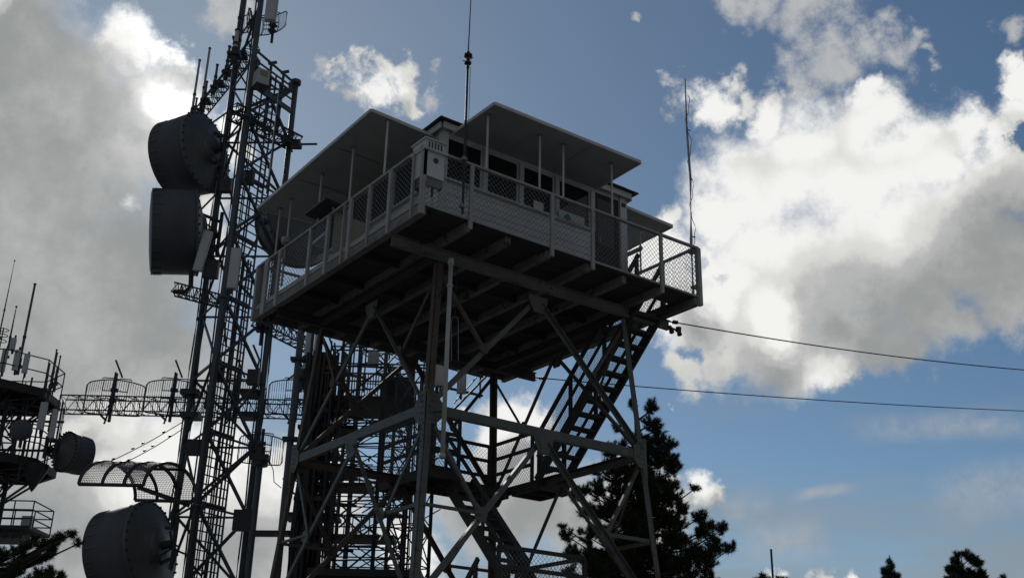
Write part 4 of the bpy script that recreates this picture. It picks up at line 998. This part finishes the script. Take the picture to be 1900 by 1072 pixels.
# ================================================================== SKY
SUN_PX = (300, 165)
sd = ray(*SUN_PX).normalized(); s_el = math.asin(sd.z); s_az = math.atan2(sd.x, sd.y)
w = bpy.data.worlds.new('World'); sc.world = w; w.use_nodes = True; nt = w.node_tree; N = nt.nodes; LK = nt.links
for x in list(N): N.remove(x)
out = N.new('ShaderNodeOutputWorld'); bg = N.new('ShaderNodeBackground'); LK.new(bg.outputs[0], out.inputs[0]); bg.inputs[1].default_value = .1
sky = N.new('ShaderNodeTexSky'); sky.sky_type = 'NISHITA'; sky.sun_disc = False; sky.sun_elevation = s_el; sky.sun_rotation = s_az; sky.altitude = 1500; sky.air_density = 1.0; sky.dust_density = .6; sky.ozone_density = 1.5
tc = N.new('ShaderNodeTexCoord'); DIR = tc.outputs['Generated']
def mth(op, a, b=None, c=None, clamp=False):
    n_ = N.new('ShaderNodeMath'); n_.operation = op; n_.use_clamp = clamp
    for i, x in enumerate((a, b, c)):
        if x is None: continue
        if isinstance(x, (int, float)): n_.inputs[i].default_value = x
        else: LK.new(x, n_.inputs[i])
    return n_.outputs[0]
def vm(op, a, b=None, sc_=None):
    n_ = N.new('ShaderNodeVectorMath'); n_.operation = op
    for i, x in enumerate((a, b)):
        if x is None: continue
        if isinstance(x, (tuple, V)): n_.inputs[i].default_value = tuple(x)
        else: LK.new(x, n_.inputs[i])
    if sc_ is not None: n_.inputs['Scale'].default_value = sc_
    return n_
def noise(vec, scale, det, rough=.55, color=False, dist=0.):
    n_ = N.new('ShaderNodeTexNoise'); n_.inputs['Scale'].default_value = scale; n_.inputs['Detail'].default_value = det; n_.inputs['Roughness'].default_value = rough; n_.inputs['Distortion'].default_value = dist
    LK.new(vec, n_.inputs['Vector']); return n_.outputs['Color' if color else 'Fac']
def ss(x, a, b):
    n_ = N.new('ShaderNodeMapRange'); n_.interpolation_type = 'SMOOTHSTEP'; n_.inputs[1].default_value = a; n_.inputs[2].default_value = b; LK.new(x, n_.inputs[0]); return n_.outputs[0]
# warp the direction so that blob outlines billow
wn = vm('SUBTRACT', noise(DIR, 12, 9, .64, True), (.5,.5,.5)).outputs[0]
DW = vm('ADD', DIR, vm('SCALE', wn, sc_=.105).outputs[0]).outputs[0]
def blobs(lst, vec, k=.25):
    acc = None
    for (px, py, r) in lst:
        c = ray(px, py).normalized(); rad = r/FPX*c.dot(FW)
        dd = vm('DISTANCE', vec, c).outputs['Value']
        f = mth('MULTIPLY_ADD', dd, -1/rad, 1.)
        acc = f if acc is None else mth('SMOOTH_MAX', acc, f, k)
    return mth('MAXIMUM', acc, -1.)
n1 = noise(DIR, 17, 12, .64); n2 = noise(DIR, 52, 10, .68); n3 = noise(DIR, 6, 6, .6)
nc = lambda n_, k: mth('MULTIPLY', mth('SUBTRACT', n_, .5), k)
nb_ = mth('ADD', nc(n1, 1.5), nc(n2, .9))
CUM = [(-350,300,500),(-150,520,480),(60,330,290),(140,190,170),(60,560,330),(230,560,220),(230,270,130),(300,180,95),(330,110,50),(250,80,80),(340,260,90),(370,350,80),(330,470,130),(40,110,130),(200,700,200),(320,640,130),(400,700,90),(60,800,260),(200,860,150),(330,880,170),(250,1000,220),(450,900,140),(480,1020,140),(560,850,90),(600,950,100),(0,20,120),(400,430,60),(420,230,40),
 (700,155,46),(655,155,30),(745,165,38),(690,118,30),(725,128,34),(760,180,26),(640,135,18),
 (960,770,70),(1000,800,60),(940,830,80),(1000,930,120),(1080,980,100),(1170,960,90),(1288,930,44),(1320,945,36),(1220,990,80),(890,960,90),(760,1050,80),(860,740,30),(1430,1085,30),(1510,1085,34),(1580,1090,36),
 (1400,330,130),(1310,200,50),(1350,170,40),(1490,300,130),(1420,210,60),(1620,230,85),(1600,175,34),(1590,330,150),(1720,290,115),(1800,240,70),(1860,330,110),(1330,400,90),(1320,520,100),(1400,470,130),(1300,620,90),(1380,600,130),(1265,690,54),(1330,660,70),(1500,520,160),(1480,630,110),(1590,590,110),(1560,670,60),(1650,480,160),(1780,450,160),(1870,500,130),(1720,580,90),(1850,580,80),(1640,640,60),(1210,590,60),(1250,760,16),(1230,470,80),(1190,500,70),(1260,540,60),(1225,400,40),
 (1890,150,46),(1905,205,60),(1850,240,40)]
HOLE = [(1307,500,26),(1338,522,24),(1278,662,30),(1322,648,24),(1900,262,30)]
hol = ss(mth('ADD', blobs(HOLE, DW, .1), nc(n2, .8)), -.2, .7)
cov = mth('SUBTRACT', mth('ADD', blobs(CUM, DW, .22), mth('MULTIPLY', nb_, .46)), mth('MULTIPLY', hol, .42))
a_c = ss(cov, -.05, .56)
WISP = [(1350,10,50),(1390,18,56),(1440,8,60),(1500,30,60),(1530,75,60),(1545,110,70),(1500,150,50),(1590,60,56),(1640,100,56),(1680,80,46),(1720,112,26),(1480,120,40),(1560,10,60),(1640,30,50),(1700,60,40),(420,10,50),(1180,38,18),(1245,210,30),(1240,170,24),(1860,70,40),(800,150,30),(620,130,26)]
wv = mth('ADD', blobs(WISP, DW, .2), mth('ADD', nc(n1, 1.3), nc(n2, .9)))
a_w = mth('MULTIPLY', ss(wv, .0, .85), .8)
def streak(p, q, wpx, k):
    c = ray(*[(a_+b_)/2 for a_, b_ in zip(p, q)]).normalized(); t_ = ray(*q).normalized()-ray(*p).normalized(); L_ = t_.length/2
    t_ = (t_-c*t_.dot(c)).normalized(); n_ = c.cross(t_)
    al = mth('ABSOLUTE', vm('DOT_PRODUCT', DWS, t_*1.0).outputs['Value']) if False else mth('ABSOLUTE', mth('SUBTRACT', vm('DOT_PRODUCT', DWS, t_).outputs['Value'], c.dot(t_)))
    ac = mth('ABSOLUTE', mth('SUBTRACT', vm('DOT_PRODUCT', DWS, n_).outputs['Value'], c.dot(n_)))
    f = mth('MULTIPLY', ss(mth('MULTIPLY_ADD', al, -1/L_, 1.), 0., .7), ss(mth('MULTIPLY_ADD', ac, -FPX/wpx, 1.), 0., 1.))
    front = ss(vm('DOT_PRODUCT', DIR, c).outputs['Value'], .8, .9)
    return mth('MULTIPLY', mth('MULTIPLY', f, front), mth('MULTIPLY_ADD', n2, 1.2, k))
DWS = vm('ADD', DIR, vm('SCALE', wn, sc_=.018).outputs[0]).outputs[0]
a_s = mth('MULTIPLY', mth('MAXIMUM', mth('MAXIMUM', streak((1455, 930), (1605, 898), 15, -.25), streak((1330, 955), (1440, 925), 40, -.35)), mth('MAXIMUM', streak((1540, 800), (1960, 780), 36, -.3), mth('MAXIMUM', streak((1700, 930), (2000, 880), 70, -.3), streak((1350, 1010), (1560, 1000), 60, -.3)))), 1.25, clamp=True)
DS2 = vm('ADD', DIR, vm('SCALE', wn, sc_=.06).outputs[0]).outputs[0]
# how thick the cloud is to the light: 0 blazing, 1 heavy base
DK = [(-40,110,220),(110,130,130),(200,190,100),(60,300,220),(130,420,230),(190,560,230),(60,650,260),(250,620,180),(-100,500,300),(270,470,140),(340,380,50),(330,620,110),(250,240,50),(330,150,40),(60,960,120),(130,1000,130),(440,1000,110),(480,700,80),
 (1690,590,130),(1860,500,130),(1790,560,150),(1890,430,90),(1650,650,110),(1560,600,70),(1430,690,60),(1000,960,90),(1080,990,80),(1200,990,80),(1330,965,40),(960,850,40),(890,970,70),(1290,610,40),(655,175,18),(740,185,20),(690,125,18)]
LT = [(175,8,50),(210,30,44),(250,42,44),(285,50,50),(310,78,44),(345,95,36),(375,118,30),(310,192,46),(412,222,34),(425,290,30),(395,405,44),(415,460,34),(243,388,15),(230,788,44),(140,808,34),(190,770,34),(290,795,44),(320,850,64),(280,870,60),(360,810,44),(430,900,70),(470,830,60),(500,900,60),(60,770,50),(225,900,50),(0,0,20),
 (700,155,44),(725,165,30),(1305,205,54),(1340,250,50),(1310,310,50),(1340,390,90),(1420,430,90),(1480,390,90),(1310,470,60),(1360,520,50),(1600,178,34),(1428,575,50),(1440,620,34),(1330,560,40),(1220,610,50),(1220,470,80),(1190,520,60),(1540,680,40),(1560,380,90),(1640,380,90),(1740,330,70),(1500,250,70),(1790,215,40),(1890,160,50),(1700,210,60),(1650,250,80),(1820,260,50),(1420,230,50),(960,750,44),(1000,790,40),(930,800,44),(1290,905,30),(1310,920,26),(1190,940,60),(880,760,30),(1430,1075,30),(1580,1080,36),(760,1040,60),(590,900,60)]
dk = ss(mth('ADD', blobs(DK, DS2, .4), nc(n1, .45)), -.6, .85); lt = ss(mth('ADD', blobs(LT, DS2, .3), mth('MULTIPLY', nb_, .3)), -.55, .7)
g_ = mth('ADD', mth('ADD', mth('MULTIPLY_ADD', dk, .42, .36), mth('MULTIPLY', lt, -.43)), mth('ADD', nc(n1, .36), mth('ADD', nc(n3, .46), nc(n2, .13))), clamp=True)
glow = mth('POWER', mth('MAXIMUM', vm('DOT_PRODUCT', DIR, sd).outputs['Value'], 0.), 500.)
glow2 = mth('POWER', mth('MAXIMUM', vm('DOT_PRODUCT', DIR, sd).outputs['Value'], 0.), 9.)
def mixc(f, a, b):
    n_ = N.new('ShaderNodeMix'); n_.data_type = 'RGBA'
    for i, x in ((0, f), (6, a), (7, b)):
        if isinstance(x, tuple): n_.inputs[i].default_value = (*x, 1)
        else: LK.new(x, n_.inputs[i])
    return n_.outputs[2]
rp_ = N.new('ShaderNodeValToRGB'); LK.new(g_, rp_.inputs[0]); er = rp_.color_ramp; er.interpolation = 'EASE'
for (p_, v_) in ((0., (1, .995, .975)), (.28, (.78, .775, .75)), (.58, (.51, .518, .512)), (.85, (.345, .357, .358)), (1., (.255, .268, .272))):
    e_ = er.elements.new(p_) if p_ not in (0., 1.) else er.elements[0 if p_ == 0 else -1]; e_.color = (*v_, 1)
cs_ = vm('SCALE', rp_.outputs[0]); cs_.inputs['Scale'].default_value = 14.2; ccol = cs_.outputs[0]
# silver lining near the sun
gl_ = N.new('ShaderNodeMix'); gl_.data_type = 'RGBA'; gl_.blend_type = 'ADD'; LK.new(mth('MULTIPLY', glow, mth('SUBTRACT', 1., mth('MULTIPLY', g_, .9))), gl_.inputs[0]); LK.new(ccol, gl_.inputs[6]); gl_.inputs[7].default_value = (9, 9, 8.8, 1)
ccol = gl_.outputs[2]
# thin veil whitening the lower sky
el = N.new('ShaderNodeSeparateXYZ'); LK.new(DIR, el.inputs[0])
skt = N.new('ShaderNodeMix'); skt.data_type = 'RGBA'; skt.blend_type = 'MULTIPLY'; skt.inputs[0].default_value = 1.; LK.new(sky.outputs[0], skt.inputs[6]); skt.inputs[7].default_value = (.84, .99, 1.02, 1)
veil = mth('MULTIPLY', ss(mth('ADD', el.outputs[2], mth('ADD', nc(noise(vm('MULTIPLY', DIR, (2.5, 2.5, 16.)).outputs[0], 2.2, 7, .6), .45), nc(n3, .15))), .31, .06), .74)
skc = mixc(veil, skt.outputs[2], (4.2, 4.7, 5.0))
skc = mixc(mth('MULTIPLY', glow2, .3), skc, (4.6, 5.3, 5.9))
skc = mixc(a_s, skc, (6.6, 6.9, 7.2)); skc = mixc(a_w, skc, mixc(n2, (6.5, 6.6, 6.6), (10.5, 10.4, 10.2))); skc = mixc(a_c, skc, ccol)
# dark overcast added out of view, overhead and behind, to dim camera-facing surfaces
bk = ss(vm('DOT_PRODUCT', DIR, (FH+Z*.25).normalized()).outputs['Value'], .52, .1)
skc = mixc(bk, skc, mixc(n3, (1.6, 1.75, 1.95), (2.7, 2.9, 3.15)))
LK.new(skc, bg.inputs[0])
w.cycles.sampling_method = 'MANUAL'; w.cycles.sample_map_resolution = 1024
# ================================================================== SUN
sl = bpy.data.lights.new('sun', 'SUN'); sl.energy = 2.6; sl.angle = R(.5); sl.color = (1, .95, .88)
so2 = bpy.data.objects.new('sun', sl); COL.objects.link(so2); so2.rotation_euler = sd.to_track_quat('Z', 'Y').to_euler(); so2.location = (0, 0, 30)
# ================================================================== CAMERA
cd = bpy.data.cameras.new('camera'); co = bpy.data.objects.new('camera', cd); COL.objects.link(co)
cd.sensor_width = 36; cd.sensor_fit = 'HORIZONTAL'; cd.lens = 36*FPX/1900; cd.clip_end = 3000
co.matrix_world = Matrix(((RT.x, UP.x, -FW.x, CAM.x), (RT.y, UP.y, -FW.y, CAM.y), (RT.z, UP.z, -FW.z, CAM.z), (0,0,0,1)))
sc.camera = co
vs_ = sc.view_settings; vs_.view_transform = 'Standard'; vs_.look = 'None'; vs_.gamma = 1; vs_.exposure = -.66
sc.render.engine = 'CYCLES'; sc.cycles.max_bounces = 6; sc.cycles.use_denoising = True
